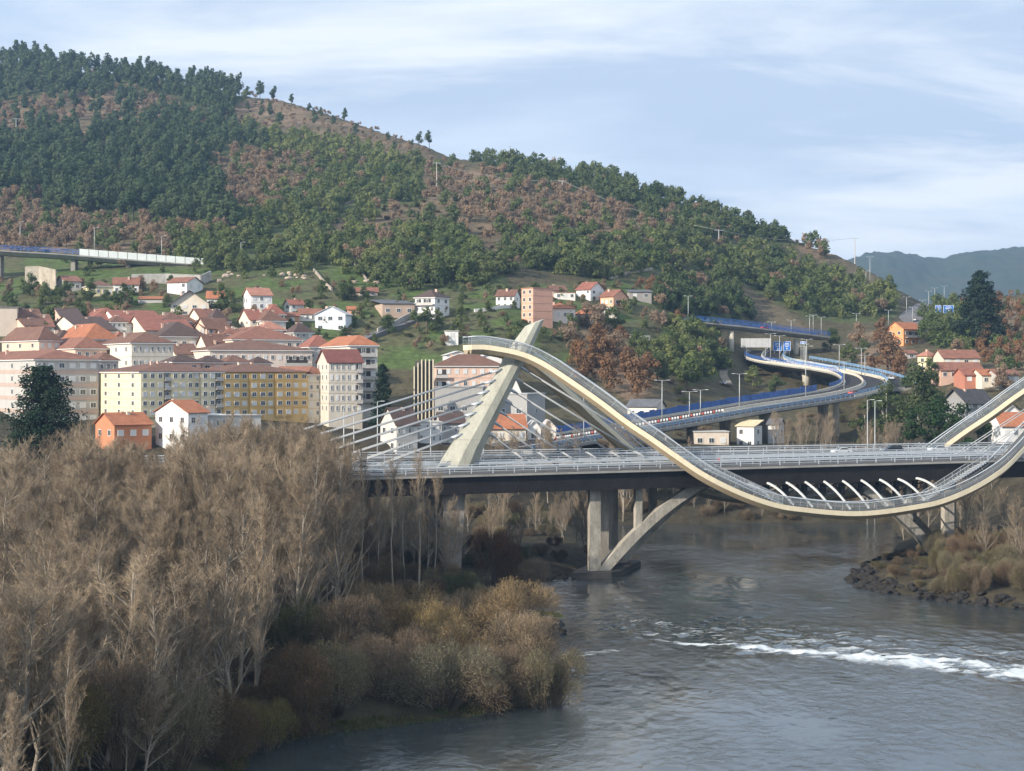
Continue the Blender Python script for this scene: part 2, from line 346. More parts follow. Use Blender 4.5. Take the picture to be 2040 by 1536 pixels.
# far plain and distant wooded hills
def distant():
    xs = np.concatenate([np.linspace(-3600, 600, 60), np.linspace(620, 2200, 230), np.linspace(2250, 5000, 40)]); ys = np.concatenate([np.linspace(2300, 3300, 16), np.linspace(3350, 5000, 70), np.linspace(5050, 5400, 4)])
    X, Y = np.meshgrid(xs, ys); px = CX + F * X / Y
    prof = np.interp(px, [-3000, 0, 1500, 1700, 1745, 1800, 1840, 1880, 1920, 1980, 2040, 2300, 3500], [560, 560, 545, 512, 500, 504, 512, 514, 500, 496, 490, 470, 500])
    zr = ZC - (prof - H) / F * 4300
    e = smooth((Y - 3000) / 1300) * (1 - .5 * smooth((Y - 4300) / 1500))
    Z = 5 + (zr - 5) * e + (fbm(X / 420, Y / 420, 3, 5) - .5) * 36 * e + (vnoise(X / 13, Y / 30, 8) - .4) * 12 * e + (vnoise(X / 70, Y / 70, 9) - .5) * 9 * e
    i = np.arange(X.size).reshape(X.shape); Fa = np.stack([i[:-1, :-1], i[:-1, 1:], i[1:, 1:], i[1:, :-1]], -1).reshape(-1, 4)
    return np_mesh('distant_hills', np.stack([X, Y, Z], -1).reshape(-1, 3), Fa, mat('far_woodland', (0.022, 0.045, 0.03), .95, .3, .02, 0.4, col2=(0.05, 0.055, 0.035)), smooth=True)
link('distant_hills', distant(), None, 'structure')

# ------------------------------------------------------------------ river
def river():
    pxs = np.concatenate([np.arange(-300, 1000, 20.0), np.arange(1000, 2080, 4.2), np.arange(2080, 2900, 30.0)])
    ys = np.concatenate([np.arange(60, 160, 4.0), np.geomspace(160, 300, 330), np.geomspace(301, 460, 110)])
    PX, Y = np.meshgrid(pxs, ys); X = (PX - CX) / F * Y; row = H + ZC * F / Y
    # the weir line: foam band from (1330,1278) falling to (2040,1342)
    cl = np.interp(PX, [1000, 1250, 1340, 1500, 1650, 1800, 1950, 2060, 2300], [1262, 1264, 1278, 1289, 1300, 1315, 1326, 1338, 1350]) + (fbm(X / 7, Y / 7, 3, 31) - .5) * 22
    wd = np.interp(PX, [1000, 1320, 1400, 1700, 2060], [1.2, 1.6, 4, 10, 14])
    below = (row - cl) / wd
    band = np.exp(-below ** 2 * np.where(below > 0, .7, 1.6)) * smooth((PX - 1240) / 160)
    rip = np.exp(-((row - cl + 24) / 34) ** 2) * smooth((PX - 1080) / 200)             # broken water above the weir
    chop = .05 + .24 * rip + .26 * band
    n1 = fbm(X / 1.6 + 5, Y / 3.2, 4, 41) - .5; n2 = fbm(X / 6, Y / 14, 3, 51) - .5
    Z = n1 * chop * 2.2 + n2 * .10
    st = fbm(X / 3.2, Y / 2.0, 5, 61)
    foam = band * smooth((st - .36) * 4) * .95 + .22 * band ** 3 + rip * .45 * smooth((fbm(X / 3.5, Y / .9, 3, 71) - .60) * 9)
    # thin streaks off the point of the left bank and along the shore
    for (p0, r0, p1, r1, w, s) in [(1130, 1308, 1260, 1290, 5, .5), (560, 1500, 1060, 1430, 9, .14), (1075, 1170, 1330, 1150, 6, .2), (1280, 1130, 1700, 1112, 12, .15)]:
        l = r0 + (PX - p0) / (p1 - p0) * (r1 - r0); foam += s * np.exp(-((row - l) / w) ** 2) * smooth((PX - p0) / 40) * smooth((p1 - PX) / 40) * smooth((fbm(X / 4, Y / .8, 3, 81) - .5) * 8)
    i = np.arange(X.size).reshape(X.shape); Fa = np.stack([i[:-1, :-1], i[:-1, 1:], i[1:, 1:], i[1:, :-1]], -1).reshape(-1, 4)
    d = sdist(X, Y).reshape(-1); keep = (d[Fa] < 6).any(1)
    m = bpy.data.materials.new('river_water'); m.use_nodes = True; t = m.node_tree; b = t.nodes['Principled BSDF']
    b.inputs['Base Color'].default_value = (0.038, 0.048, 0.050, 1); b.inputs['Roughness'].default_value = .06; b.inputs['IOR'].default_value = 1.60; b.inputs['Specular IOR Level'].default_value = .5
    g = t.nodes.new('ShaderNodeNewGeometry')
    def nz(sc, st, det, ro):
        mp = t.nodes.new('ShaderNodeMapping'); mp.inputs['Scale'].default_value = st; t.links.new(g.outputs['Position'], mp.inputs[0])
        n = t.nodes.new('ShaderNodeTexNoise'); n.inputs['Scale'].default_value = sc; n.inputs['Detail'].default_value = det; n.inputs['Roughness'].default_value = ro; n.inputs['Distortion'].default_value = .6; t.links.new(mp.outputs[0], n.inputs[0]); return n.outputs['Fac']
    big = nz(.045, (1, .55, 1), 3, .5)                          # calm lanes and ruffled lanes
    ramp = t.nodes.new('ShaderNodeMapRange'); ramp.inputs[1].default_value = .38; ramp.inputs[2].default_value = .62; ramp.inputs[3].default_value = .07; ramp.inputs[4].default_value = .48; t.links.new(big, ramp.inputs[0])
    bp = t.nodes.new('ShaderNodeBump'); bp.inputs['Distance'].default_value = .35; t.links.new(ramp.outputs[0], bp.inputs['Strength']); t.links.new(nz(.75, (1, .62, 1), 5, .62), bp.inputs['Height'])
    t.links.new(bp.outputs[0], b.inputs['Normal'])
    at = t.nodes.new('ShaderNodeAttribute'); at.attribute_name = 'foam'
    fn = nz(1.6, (1, .6, 1), 5, .7); ad = t.nodes.new('ShaderNodeMath'); ad.operation = 'MULTIPLY_ADD'; t.links.new(fn, ad.inputs[0]); ad.inputs[1].default_value = 1.0; t.links.new(at.outputs['Fac'], ad.inputs[2])
    fr = t.nodes.new('ShaderNodeMapRange'); fr.inputs[1].default_value = .70; fr.inputs[2].default_value = 1.35; fr.clamp = True; t.links.new(ad.outputs[0], fr.inputs[0])
    fo = t.nodes.new('ShaderNodeBsdfDiffuse'); fo.inputs[0].default_value = (.56, .60, .61, 1); ms = t.nodes.new('ShaderNodeMixShader'); out = t.nodes['Material Output']
    t.links.new(fr.outputs[0], ms.inputs[0]); t.links.new(b.outputs[0], ms.inputs[1]); t.links.new(fo.outputs[0], ms.inputs[2]); t.links.new(ms.outputs[0], out.inputs[0])
    me = np_mesh('river', np.stack([X, Y, Z], -1).reshape(-1, 3), Fa[keep], m, smooth=True)
    fa = me.attributes.new('foam', 'FLOAT', 'POINT'); fa.data.foreach_set('value', np.clip(foam, 0, 1.5).astype(np.float32).reshape(-1))
    link('river', me, None, 'structure')
river()

# ------------------------------------------------------------------ the bridge: local x along it (t), y across (w, positive = far side)
TH = R(15); BC = Vector((64, 345, 0)); BA = Vector((math.cos(TH), math.sin(TH), 0)); BN = Vector((-math.sin(TH), math.cos(TH), 0))
def zn(t): return 21.35 + 0.011 * t            # near kerb height
def zf(t): return 22.55 + 0.003 * t            # far kerb height
def zd(t, w): return zn(t) + (zf(t) - zn(t)) * (w + 13) / 26
def at_w(px, w):
    """t and depth where the view through column px meets the line w"""
    u = (px - CX) / F; Y = (w + BC.x * BN.x + BC.y * BN.y) / (u * BN.x + BN.y); P = Vector((u * Y, Y, 0)); return (P - BC).dot(BA), Y
M_conc = mat('bridge_concrete', (0.27, 0.265, 0.245), .85, .22, .25, .1, fine=.06)
M_pyl = mat('pylon_concrete', (0.43, 0.43, 0.36), .8, .10, .5, .05, col2=(0.29, 0.29, 0.24), stretch=(1, 1, .18), fine=.1)
M_pier = mat('stained_concrete', (0.34, 0.32, 0.28), .9, .3, .5, .2, col2=(0.17, 0.155, 0.13), stretch=(1.3, 1.3, .25), fine=.12)
M_gird = mat('dark_painted_shaded_steel', (0.026, 0.023, 0.023), .7, .4, .35, .1, col2=(0.014, 0.013, 0.014), stretch=(1, 1, .25), fine=.25)  # dark paint, with the shadow under the deck put into the colour
M_cream = mat('cream_painted_steel', (0.70, 0.62, 0.44), .55, .1, .3, col2=(0.60, 0.53, 0.38), stretch=(1, 1, .3), fine=.06)
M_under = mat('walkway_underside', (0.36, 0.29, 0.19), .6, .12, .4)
M_steel = mat('galvanised_steel', (0.46, 0.50, 0.53), .55, .12, .8, metal=.25)
M_strut = mat('white_painted_steel', (0.50, 0.52, 0.52), .5, .1, .6)
M_cable = mat('cable_sheath', (0.35, 0.37, 0.38), .5, .08, .8)
M_asph = mat('asphalt', (0.055, 0.055, 0.058), 1.0, .2, .5, spec=.03)
M_pave = mat('paving', (0.12, 0.12, 0.118), 1.0, .15, .6, spec=.03)
M_pane = glassy('railing_glass', (0.34, 0.38, 0.40), .09, .2)
M_line = mat('road_paint', (0.7, 0.7, 0.68), .7, .1, 2)

bridge = thing('cable_stayed_bridge', 'road bridge over the river with leaning concrete pylon and looping cream footway', 'bridge', BC, TH)
T0, T1 = -150.0, 78.0
ts = [T0 + (T1 - T0) * i / 76 for i in range(77)]
def ribbon(name, prof, m, parent=bridge, tt=ts, caps=True):
    """sweep a cross-section [(w, dz)] along the deck"""
    mb = MB(); mb.loft([[(t, w, zd(t, w) + dz) for w, dz in prof] for t in tt], caps=caps); return mb.build(name, m, parent)
slab = ribbon('deck_slab', [(-13, 0), (-13, -.38), (-12.4, -.5), (12.4, -.5), (13, -.38), (13, 0)], M_conc)
ribbon('box_girder', [(-12.3, -.505), (-11.4, -3.85), (11.4, -3.85), (12.3, -.505)], M_gird)
for s in (-1, 1):
    ribbon('carriageway', [(s * 1.8, .02), (s * 1.8, .06), (s * 8.6, .06), (s * 8.6, .02)], M_asph, slab)
    ribbon('footpath', [(s * 9.4, .02), (s * 9.4, .16), (s * 12.5, .16), (s * 12.5, .02)], M_pave, slab)
    for w in (2.3, 8.1): ribbon('edge_line', [(s * w - .07, .063), (s * w - .07, .068), (s * w + .07, .068), (s * w + .07, .063)], M_line, slab)
    # outer parapet: base kerb, posts, rails
    rail = ribbon('parapet', [(s * 12.55, 0), (s * 12.55, .2), (s * 12.95, .2), (s * 12.95, 0)], M_pave)
    for dz, r in ((1.42, .14), (1.02, .08), (.66, .06)):
        mb = MB(); mb.tube([(t, s * 12.75, zd(t, s * 12.75) + dz) for t in ts], r, 6); mb.build('handrail' if dz > 1.2 else 'rail', M_steel, rail, smooth=True)
    mb = MB(); mb.box((0, 0, .62), (.14, .16, 1.34)); pm = mb.mesh('post', M_steel)
    for k in range(int((T1 - T0) / 4.2)):
        t = T0 + 1 + 4.2 * k; link('post', pm, rail, loc=(t, s * 12.75, zd(t, s * 12.75)))
    # crash barriers either side of the carriageway
    for w, hh in ((9.0, 1.05), (1.5, .9)):
        br = MB()
        br.loft([[(t, s * w - .16, zd(t, s * w) + hh - .34), (t, s * w - .16, zd(t, s * w) + hh), (t, s * w + .16, zd(t, s * w) + hh), (t, s * w + .16, zd(t, s * w) + hh - .34)] for t in ts])
        bo = br.build('crash_barrier', M_steel, bridge)
        mb = MB(); mb.tube([(t, s * w, zd(t, s * w) + hh + .35) for t in ts], .07, 6); mb.build('barrier_rail', M_steel, bo, smooth=True)
        mb = MB(); mb.box((0, 0, hh / 2 + .15), (.12, .14, hh + .3)); pm2 = mb.mesh('barrier_post', M_steel)
        for k in range(int((T1 - T0) / 3.4)):
            t = T0 + 2 + 3.4 * k; link('barrier_post', pm2, bo, loc=(t, s * w, zd(t, s * w)))
# pylons (mirrored about mid-span)
def pylon(sg):
    mb = MB(); rings = []
    stations = [(0, -77.6, 20.9, 3.95, 2.5), (.12, -75.9, 24.5, 3.45, 2.25), (.35, -72.0, 31.2, 2.8, 2.0), (.62, -67.6, 39.0, 2.4, 1.75), (.85, -63.9, 45.6, 2.1, 1.55), (1, -61.6, 49.7, 1.85, 1.45)]
    for f, t, z, a, b in stations:
        rings.append([(sg * (t + dx * a), dy * b, z + (dx * a * .38 if f == 1 else 0)) for dx, dy in ((-1, -.25), (-.15, -1), (.45, -1), (1, -.35), (1, .35), (.45, 1), (-.15, 1), (-1, .25))])
    if sg > 0: rings = [r[::-1] for r in rings]
    mb.loft(rings); p = mb.build('pylon', M_pyl, bridge)
    for zj in (26.6, 33.4, 41.8):
        ta, aa = float(np.interp(zj, [s[2] for s in stations], [s[1] for s in stations])), float(np.interp(zj, [s[2] for s in stations], [s[3] for s in stations])) + .012; bb = float(np.interp(zj, [s[2] for s in stations], [s[4] for s in stations])) + .012
        jb = MB(); jb.loft([[(sg * (ta + dx * aa), dy * bb, zj + dz) for dx, dy in ((-1, -.25), (-.15, -1), (.45, -1), (1, -.35), (1, .35), (.45, 1), (-.15, 1), (-1, .25))] for dz in (0, .07)]); jb.build('casting_joint', mat('joint_line', (.22, .22, .19), .9, .1, 1), p)
    q = MB(); q.box((sg * -75.6 * -1 * -1 if False else sg * 0 - (75.6 if sg > 0 else -75.6), -2.05, 23.2), (.75, .3, .75)); q.build('access_hatch', mat('hatch_green', (.05, .07, .05), .6, .1, 1), p)
    def axis(z):
        zz = [s[2] for s in stations]; return float(np.interp(z, zz, [s[1] for s in stations])), float(np.interp(z, zz, [s[3] for s in stations]))
    for k in range(7):
        # back stays to the abutment side, fore stays to mid-span: pairs
        for (dirn, z0, tend) in ((-1, 40.2 - 2.12 * k, -134 + 6.6 * k), (1, 40.8 - 2.15 * k, -32.0 - 5.1 * k)):
            t0, a = axis(z0); t0 += dirn * a * .92
            for w in (-.7, .7):
                zt = zd(sg * tend, w) + .1
                st = MB(); st.tube([(sg * t0, w, z0), (sg * tend, w, zt)], .10 if dirn > 0 else .15, 6); so_ = st.build('stay_cable', M_cable, bridge, smooth=True)
                v = Vector((sg * tend - sg * t0, 0, zt - z0)).normalized(); a0 = Vector((sg * t0, w, z0))
                so2 = MB(); so2.tube([a0 - v * .6, a0 + v * 1.5], [.28, .18], 8); so2.build('anchor_socket', M_steel, so_, smooth=True)
                e0 = Vector((sg * tend, w, zt)); so2 = MB(); so2.tube([e0 - v * 4.2, e0], [.13, .17], 8); so2.build('anchor_sleeve', M_cable, so_, smooth=True)
for sg in (1, -1): pylon(sg)
# footways: centre line from the photographed curve of the near one, mirrored in both axes
NEARPX = [(937, 687, -1.9), (965, 687, -2.2), (1000, 692, -2.9), (1030, 698, -3.6), (1060, 708, -4.4), (1100, 729, -5.6), (1150, 762, -7.4), (1200, 797, -9.2), (1250, 835, -11.0), (1300, 869, -12.8), (1350, 905, -14.4), (1400, 940, -15.6), (1450, 967, -16.2), (1500, 988, -16.5), (1550, 1003, -16.6), (1600, 1010, -16.6), (1650, 1015, -16.6), (1700, 1017, -16.6)]
WK = []
for px, py, w in NEARPX:
    t, Y = at_w(px, w); WK.append((t, w, ZC - (py - H) / F * Y))
WK.sort(); wt = [k[0] for k in WK]
def crom(t, ys):
    i = max(0, min(len(wt) - 2, int(np.searchsorted(wt, t)) - 1)); x0, x1 = wt[i], wt[i + 1]; u = (t - x0) / (x1 - x0)
    def sl(j):
        if j <= 0: return (ys[1] - ys[0]) / (wt[1] - wt[0])
        if j >= len(wt) - 1: return 0.0
        return (ys[j + 1] - ys[j - 1]) / (wt[j + 1] - wt[j - 1])
    h = x1 - x0; return (2*u**3 - 3*u*u + 1) * ys[i] + (u**3 - 2*u*u + u) * h * sl(i) + (-2*u**3 + 3*u*u) * ys[i+1] + (u**3 - u*u) * h * sl(i+1)
WW = [k[1] for k in WK]; WZ = [k[2] for k in WK]; TMIN = wt[0]
def walk(t, s):
    """centre of the footway at t on side s (-1 near, 1 far): symmetric about mid-span"""
    ta = -abs(t) ; ta = max(TMIN, min(0.0, ta))
    if ta > wt[-1]: w, z = WW[-1], WZ[-1]
    else: w, z = crom(ta, WW), crom(ta, WZ)
    return Vector((t, w if s < 0 else -w, z))
NW = 120; wts = [TMIN + (-2 * TMIN) * i / NW for i in range(NW + 1)]
for s in (-1, 1):
    pts = [walk(t, s) for t in wts]; fr = []
    for i, p in enumerate(pts):
        d = (pts[min(i + 1, NW)] - pts[max(i - 1, 0)]).normalized(); side = Vector((d.y, -d.x, 0)).normalized() * 1.75   # towards -w
        up = side.cross(d).normalized(); up = up if up.z > 0 else -up
        fr.append((p, d, side, up))
    fp = MB(); un = MB(); dk = MB()
    fp.loft([[tuple(p - sd), tuple(p - sd - up * .95), tuple(p + sd - up * .95), tuple(p + sd)] for p, d, sd, up in fr])
    fo = fp.build('footway', M_cream, bridge)
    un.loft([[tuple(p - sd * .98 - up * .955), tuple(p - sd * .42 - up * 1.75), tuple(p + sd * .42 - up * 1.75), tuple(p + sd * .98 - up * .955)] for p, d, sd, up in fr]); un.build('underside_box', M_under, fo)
    dk.loft([[tuple(p - sd * .93 + up * .01), tuple(p - sd * .93 + up * .05), tuple(p + sd * .93 + up * .05), tuple(p + sd * .93 + up * .01)] for p, d, sd, up in fr]); dk.build('walking_surface', mat('dark_deck_boards', (.09, .095, .10), 1.0, .2, .6, spec=.03), fo)
    for e in (-1, 1):
        hr = MB(); hr.tube([p + sd * e * .94 + up * 1.62 for p, d, sd, up in fr], .12, 6); hr.build('handrail', M_steel, fo, smooth=True)
        lr = MB(); lr.tube([p + sd * e * .94 + up * .85 for p, d, sd, up in fr], .022, 4); lr.build('middle_rail', M_cable, fo, smooth=True)
        pmb = MB(); pmb.box((0, 0, .8), (.05, .05, 1.6)); pm = pmb.mesh('post', M_cable)
        for i in range(0, NW, 3):
            p, d, sd, up = fr[i]; q = p + sd * e * .94
            po = link('post', pm, fo); po.matrix_local = Matrix.Translation(q) @ Matrix((tuple(d), tuple(up.cross(d)), tuple(up))).transposed().to_4x4()
            ring = []
            pan = MB(); pan.loft([[tuple(fr[j][0] + fr[j][2] * e * k + fr[j][3] * h) for k, h in ((.93, .12), (.93, 1.5), (.952, 1.5), (.952, .12))] for j in range(i, min(i + 3, NW) + 1)])
            pan.build('glass_panel', M_pane, fo)
# curved arms that hang the low part of each footway from the girder
for s in (-1, 1):
    for k in range(10):
        t = -21 + 4.1 * k + (0 if s < 0 else 0); q = walk(t + 4.2, s); g0 = Vector((t, s * 11.3, zd(t, s * 11.3) - 3.35))
        e = q + Vector((0, -s * 1.6, .15)); mid = (g0 + e) / 2 + Vector((-.6, s * .6, 1.5))
        bz = [g0 * (1 - u) ** 2 + mid * 2 * u * (1 - u) + e * u * u for u in [i / 8 for i in range(9)]]
        mb = MB(); mb.loft([[tuple(p + Vector((dx, 0, dz))) for dx, dz in ((-.13, -.2), (.13, -.2), (.13, .2), (-.13, .2))] for p in bz]); ar = mb.build('hanger_arm', M_strut, bridge)
        mb = MB(); mb.box((t + .9, s * 9.4, zd(t, s * 11) - 5.2), (.8, 1.2, 2.7), taper=1.1); mb.build('bracket', M_gird, ar)
        mb = MB(); mb.tube([(t, s * 10.4, zd(t, s * 11) - 4.8), (t + 4.1, s * 10.4, zd(t, s * 11) - 4.0)], .16, 5); mb.build('brace', M_gird, ar)
        mb = MB(); mb.tube([(t + .9, s * 9.4, zd(t, s * 11) - 6.4), (t + 3.4, s * 11.2, zd(t, s * 11) - 3.95)], .2, 5); mb.tube([(t + .9, s * 9.4, zd(t, s * 11) - 6.4), (t - 1.6, s * 11.2, zd(t, s * 11) - 3.95)], .2, 5); mb.build('diagonal_strut', M_gird, ar)
# access stairs from the deck edge down to the near footway, with mesh parapets
for sg in (-1, 1):
    for s in (-1, 1):
        a = Vector((sg * 31, s * 13.3, zd(sg * 31, s * 13) + .1)); b = walk(sg * 15.5, s) + Vector((0, -s * 1.5, .1))
        st = thing if False else None
        mb = MB(); n = 26
        for i in range(n):
            f = (i + .5) / n; p = a.lerp(b, f); mb.box((p.x, p.y, p.z - .1), (abs(b.x - a.x) / n * 1.02, 1.9, .22))
        sto = mb.build('access_stair', M_steel, bridge)
        for off in (-.95, .95):
            mb = MB(); mb.tube([a + Vector((0, off, 1.55)), b + Vector((0, off, 1.45))], .05, 6); mb.build('handrail', M_steel, sto)
            mb = MB(); mb.add([a + Vector((0, off, .1)), b + Vector((0, off, .1)), b + Vector((0, off, 1.4)), a + Vector((0, off, 1.5))], [(0, 1, 2, 3)]); mb.build('mesh_screen', glassy('woven_mesh', (.40, .42, .42), .22, .5), sto)
            for i in range(0, 9):
                p = a.lerp(b, i / 8) + Vector((0, off, 0)); mb = MB(); mb.box((p.x, p.y, p.z + .75), (.06, .06, 1.5)); mb.build('post', M_steel, sto)
# river arch, piers and columns (local t measured from the photograph)
AM, AK, AZ, SK = -13.5, .01528, 21.7, .62          # the river is crossed at a skew: supports shift along t with w
def rib_z(t): return AZ - AK * (t - AM) ** 2
def skt(t, w): return t + SK * (w + 8.5)
M_rib = mat('arch_concrete', (0.43, 0.40, 0.34), .9, .3, .5, .2, col2=(0.20, 0.185, 0.15), stretch=(1.2, 1.2, .35), fine=.2)
for w in (-8.5, 3.5):
    for sg in (-1, 1):
        tt = [AM + sg * (37.6 - 22.5 * i / 14) for i in range(15)]; rings = []
        for t in tt:
            th = .95 / max(.4, math.cos(math.atan(2 * AK * abs(t - AM)))); rings.append([(skt(t, w), w - .9, rib_z(t) + th), (skt(t, w), w - .9, rib_z(t) - th), (skt(t, w), w + .9, rib_z(t) - th), (skt(t, w), w + .9, rib_z(t) + th)])
        mb = MB(); mb.loft(rings); mb.build('arch_rib', M_rib, bridge)
for sg in (-1, 1):
    for dt in (36, 30, 24):
        t = AM + sg * dt; mb = MB(); z = rib_z(t); a, b = Vector((skt(t, -7.7), -7.7, z)), Vector((skt(t, 2.7), 2.7, z)); mb.loft([[tuple(p + Vector((dx, 0, dz))) for dx, dz in ((-.4, -.45), (.4, -.45), (.4, .45), (-.4, .45))] for p in (a, b)]); mb.build('cross_beam', M_pier, bridge)
    for w, dt, wd, dp in ((-8.6, 38.4, 2.2, 1.6), (-3.0, 38.2, 1.9, 1.6), (.6, 38.2, 1.6, 1.6), (4.4, 38.4, 2.0, 1.6), (-8.5, 29.4, 1.4, 1.3), (3.5, 29.4, 1.4, 1.3)):
        t = skt(AM + sg * dt, w); z1 = zd(t, w) - 3.86; z0 = -1.5 if dt > 35 else rib_z(AM + sg * dt) + .3
        mb = MB(); mb.box((t, w, (z0 + z1) / 2), (wd, dp, z1 - z0)); mb.build('pier_column', M_rib if w < -8 else M_pier, bridge)
    mb = MB(); t = AM + sg * 37.6; mb.loft([[(skt(t, w) - 5.2 + e, w, -1.5), (skt(t, w) + 5.2 - e, w, -1.5), (skt(t, w) + 5.0 - e, w, 1.15), (skt(t, w) - 5.0 + e, w, 1.15)] for w, e in ((-11.5, 1.5), (-10, 0), (5.5, 0), (7, 1.5))]); mb.build('pier_footing', mat('wet_footing', (.06, .055, .05), .8, .3, .6, .3), bridge)
mb = MB(); mb.loft([[(t + dx * a, w, z) for dx, w in ((-1, -8.5), (1, -8.5), (1, 8.5), (-1, 8.5))] for t, z, a in ((-80, 1.0, 1.35), (-80, 8, 1.7), (-80, zd(-80, 0) - 3.76, 2.35))]); mb.build('tapered_pier', M_pier, bridge)
mb = MB(); mb.box((-80.2, 0, zd(-80, 0) - 4.2), (6.2, 19, .86)); mb.build('pier_cap', M_pier, bridge)
mb = MB(); mb.loft([[(t + dx * a, w, z) for dx, w in ((-1, -8.5), (1, -8.5), (1, 8.5), (-1, 8.5))] for t, z, a in ((-118, 2.0, 1.5), (-118, zd(-118, 0) - 3.76, 2.3))]); mb.build('tapered_pier', M_pier, bridge)

# ------------------------------------------------------------------ roads behind the bridge
M_blue = mat('blue_railing_paint', (0.045, 0.14, 0.42), .5, .2, .5)
M_bluel = mat('pale_blue_railing', (0.20, 0.36, 0.56), .5, .2, .5)
M_wallc = mat('cream_concrete_barrier', (0.55, 0.51, 0.42), .8, .15, .4)
def cr_path(ctrl, n):
    """smooth path through (px,row,Y) controls as world points"""
    P = [P3(*c) for c in ctrl]; out = []
    P = [P[0] * 2 - P[1]] + P + [P[-1] * 2 - P[-2]]
    for i in range(1, len(P) - 2):
        for k in range(n):
            u = k / n; a, b, c_, d = P[i - 1], P[i], P[i + 1], P[i + 2]
            out.append(.5 * ((2 * b) + (c_ - a) * u + (2 * a - 5 * b + 4 * c_ - d) * u * u + (3 * b - a - 3 * c_ + d) * u ** 3))
    out.append(P[-2]); return out
def frames(pts):
    fr = []
    for i, p in enumerate(pts):
        d = pts[min(i + 1, len(pts) - 1)] - pts[max(i - 1, 0)]; d.z = 0; d.normalize(); fr.append((p, Vector((d.y, -d.x, 0))))     # side = right of travel
    return fr
def sweep(name, fr, prof, m, parent, a=0, b=None, bank=0.0):
    mb = MB(); mb.loft([[tuple(p + s * w + Vector((0, 0, dz + bank * w))) for w, dz in prof] for p, s in fr[a:b]]); return mb.build(name, m, parent)
# hairpin ramp: out along the river viaduct, round to the right and back up to the left
ramp = thing('hairpin_road_ramp', 'curving grey road viaduct that doubles back behind the bridge', 'viaduct')
RC = [(1020, 893, 452), (1100, 880, 462), (1180, 867, 474), (1300, 846, 492), (1400, 829, 508), (1500, 812, 525), (1600, 797, 548), (1680, 783, 575), (1722, 768, 607), (1712, 751, 637), (1664, 740, 655), (1600, 731, 672), (1545, 722, 690), (1522, 712, 712), (1530, 700, 742), (1552, 686, 790), (1585, 676, 830)]
rp = cr_path(RC, 9); rf = frames(rp); BKR = -.07
deck = sweep('road_deck', rf, [(-8.5, 0), (-8.5, -.6), (-5, -1.7), (5, -1.7), (8.5, -.6), (8.5, 0)], M_conc, ramp, bank=BKR)
sweep('asphalt_surface', rf, [(-8.1, .01), (-8.1, .05), (8.1, .05), (8.1, .01)], M_asph, deck, bank=BKR)
for w in (-7.4, -.2, .2, 7.4): sweep('lane_line', rf, [(w - .09, .055), (w - .09, .062), (w + .09, .062), (w + .09, .055)], M_line, deck, bank=BKR)
sweep('median_barrier', rf, [(-1.1, .05), (-.95, .95), (-.65, .95), (-.5, .05)], M_wallc, ramp, 40, None, BKR)
sweep('outer_barrier', rf, [(8.1, .0), (8.1, .85), (8.4, .85), (8.4, .0)], M_wallc, ramp, 60, None, BKR)
sweep('outer_kerb', rf, [(8.1, .0), (8.1, .25), (8.4, .25), (8.4, .0)], M_conc, ramp, 0, 61, BKR)
sweep('inner_kerb', rf, [(-8.4, .0), (-8.4, .6), (-8.15, .6), (-8.15, .0)], M_wallc, ramp, bank=BKR)
def fence(fr, w, h, m, parent, a=0, b=None, name='railing', step=1, bank=0.0, z0=.6, rails=3):
    fs = fr[a:b]
    for k in range(rails):
        z = z0 + (h - z0) * (k + 1) / rails
        mb = MB(); mb.loft([[tuple(p + s * (w + e) + Vector((0, 0, bank * w + z + f))) for e, f in ((-.05, -.10), (-.05, .10), (.05, .10), (.05, -.10))] for p, s in fs]); mb.build('rail', m, parent)
    mb = MB(); mb.box((0, 0, h / 2), (.12, .12, h)); pm = mb.mesh('railing_post', m)
    for i in range(0, len(fs), step):
        p, s = fs[i]; q = p + s * w; link('railing_post', pm, parent, loc=(q.x, q.y, q.z + bank * w))
fence(rf, 8.25, 1.5, M_bluel, ramp, 0, 62, bank=BKR, rails=2)
fence(rf, 8.25, 2.0, M_bluel, ramp, 61, None, bank=BKR)
fence(rf, -8.27, 2.0, M_blue, ramp, 66, 120, bank=BKR)
# blue screen panels on the inner edge of the lower viaduct and striped markers along the median
M_screen = mat('blue_screen_panel', (0.05, 0.12, 0.33), .6, .3, .3)
for i in range(8, 62):
    (p, s), (q, s2) = rf[i], rf[i + 1]; hh = 2.3 + .5 * rnd.random(); mb = MB(); a, b = p - s * 8.3, q - s2 * 8.3; up = Vector((0, 0, hh)); bz = Vector((0, 0, -8.3 * BKR * 1.0))
    e = .04; mb.loft([[tuple(x + bz + s * k + z) for k, z in ((-e, Vector((0, 0, .1))), (-e, up), (e, up), (e, Vector((0, 0, .1))))] for x in (a.lerp(b, .02), a.lerp(b, .98))])
    mb.build('screen_panel', M_screen, ramp)
mk = MB(); mk.box((0, 0, .45), (.5, .3, .9)); mkw = mk.mesh('lane_marker', mat('marker_white', (.75, .74, .72), .6, .05, 1)); mkr = mk.mesh('lane_marker', mat('marker_red', (.55, .12, .08), .6, .05, 1))
k = 0
for i in range(8, 64):
    for f in (0, .5):
        p = rf[i][0].lerp(rf[i + 1][0], f) - rf[i][1] * 1.2; link('lane_marker', mkr if k % 4 == 1 else mkw, ramp, loc=tuple(p + Vector((0, 0, .1)))); k += 1
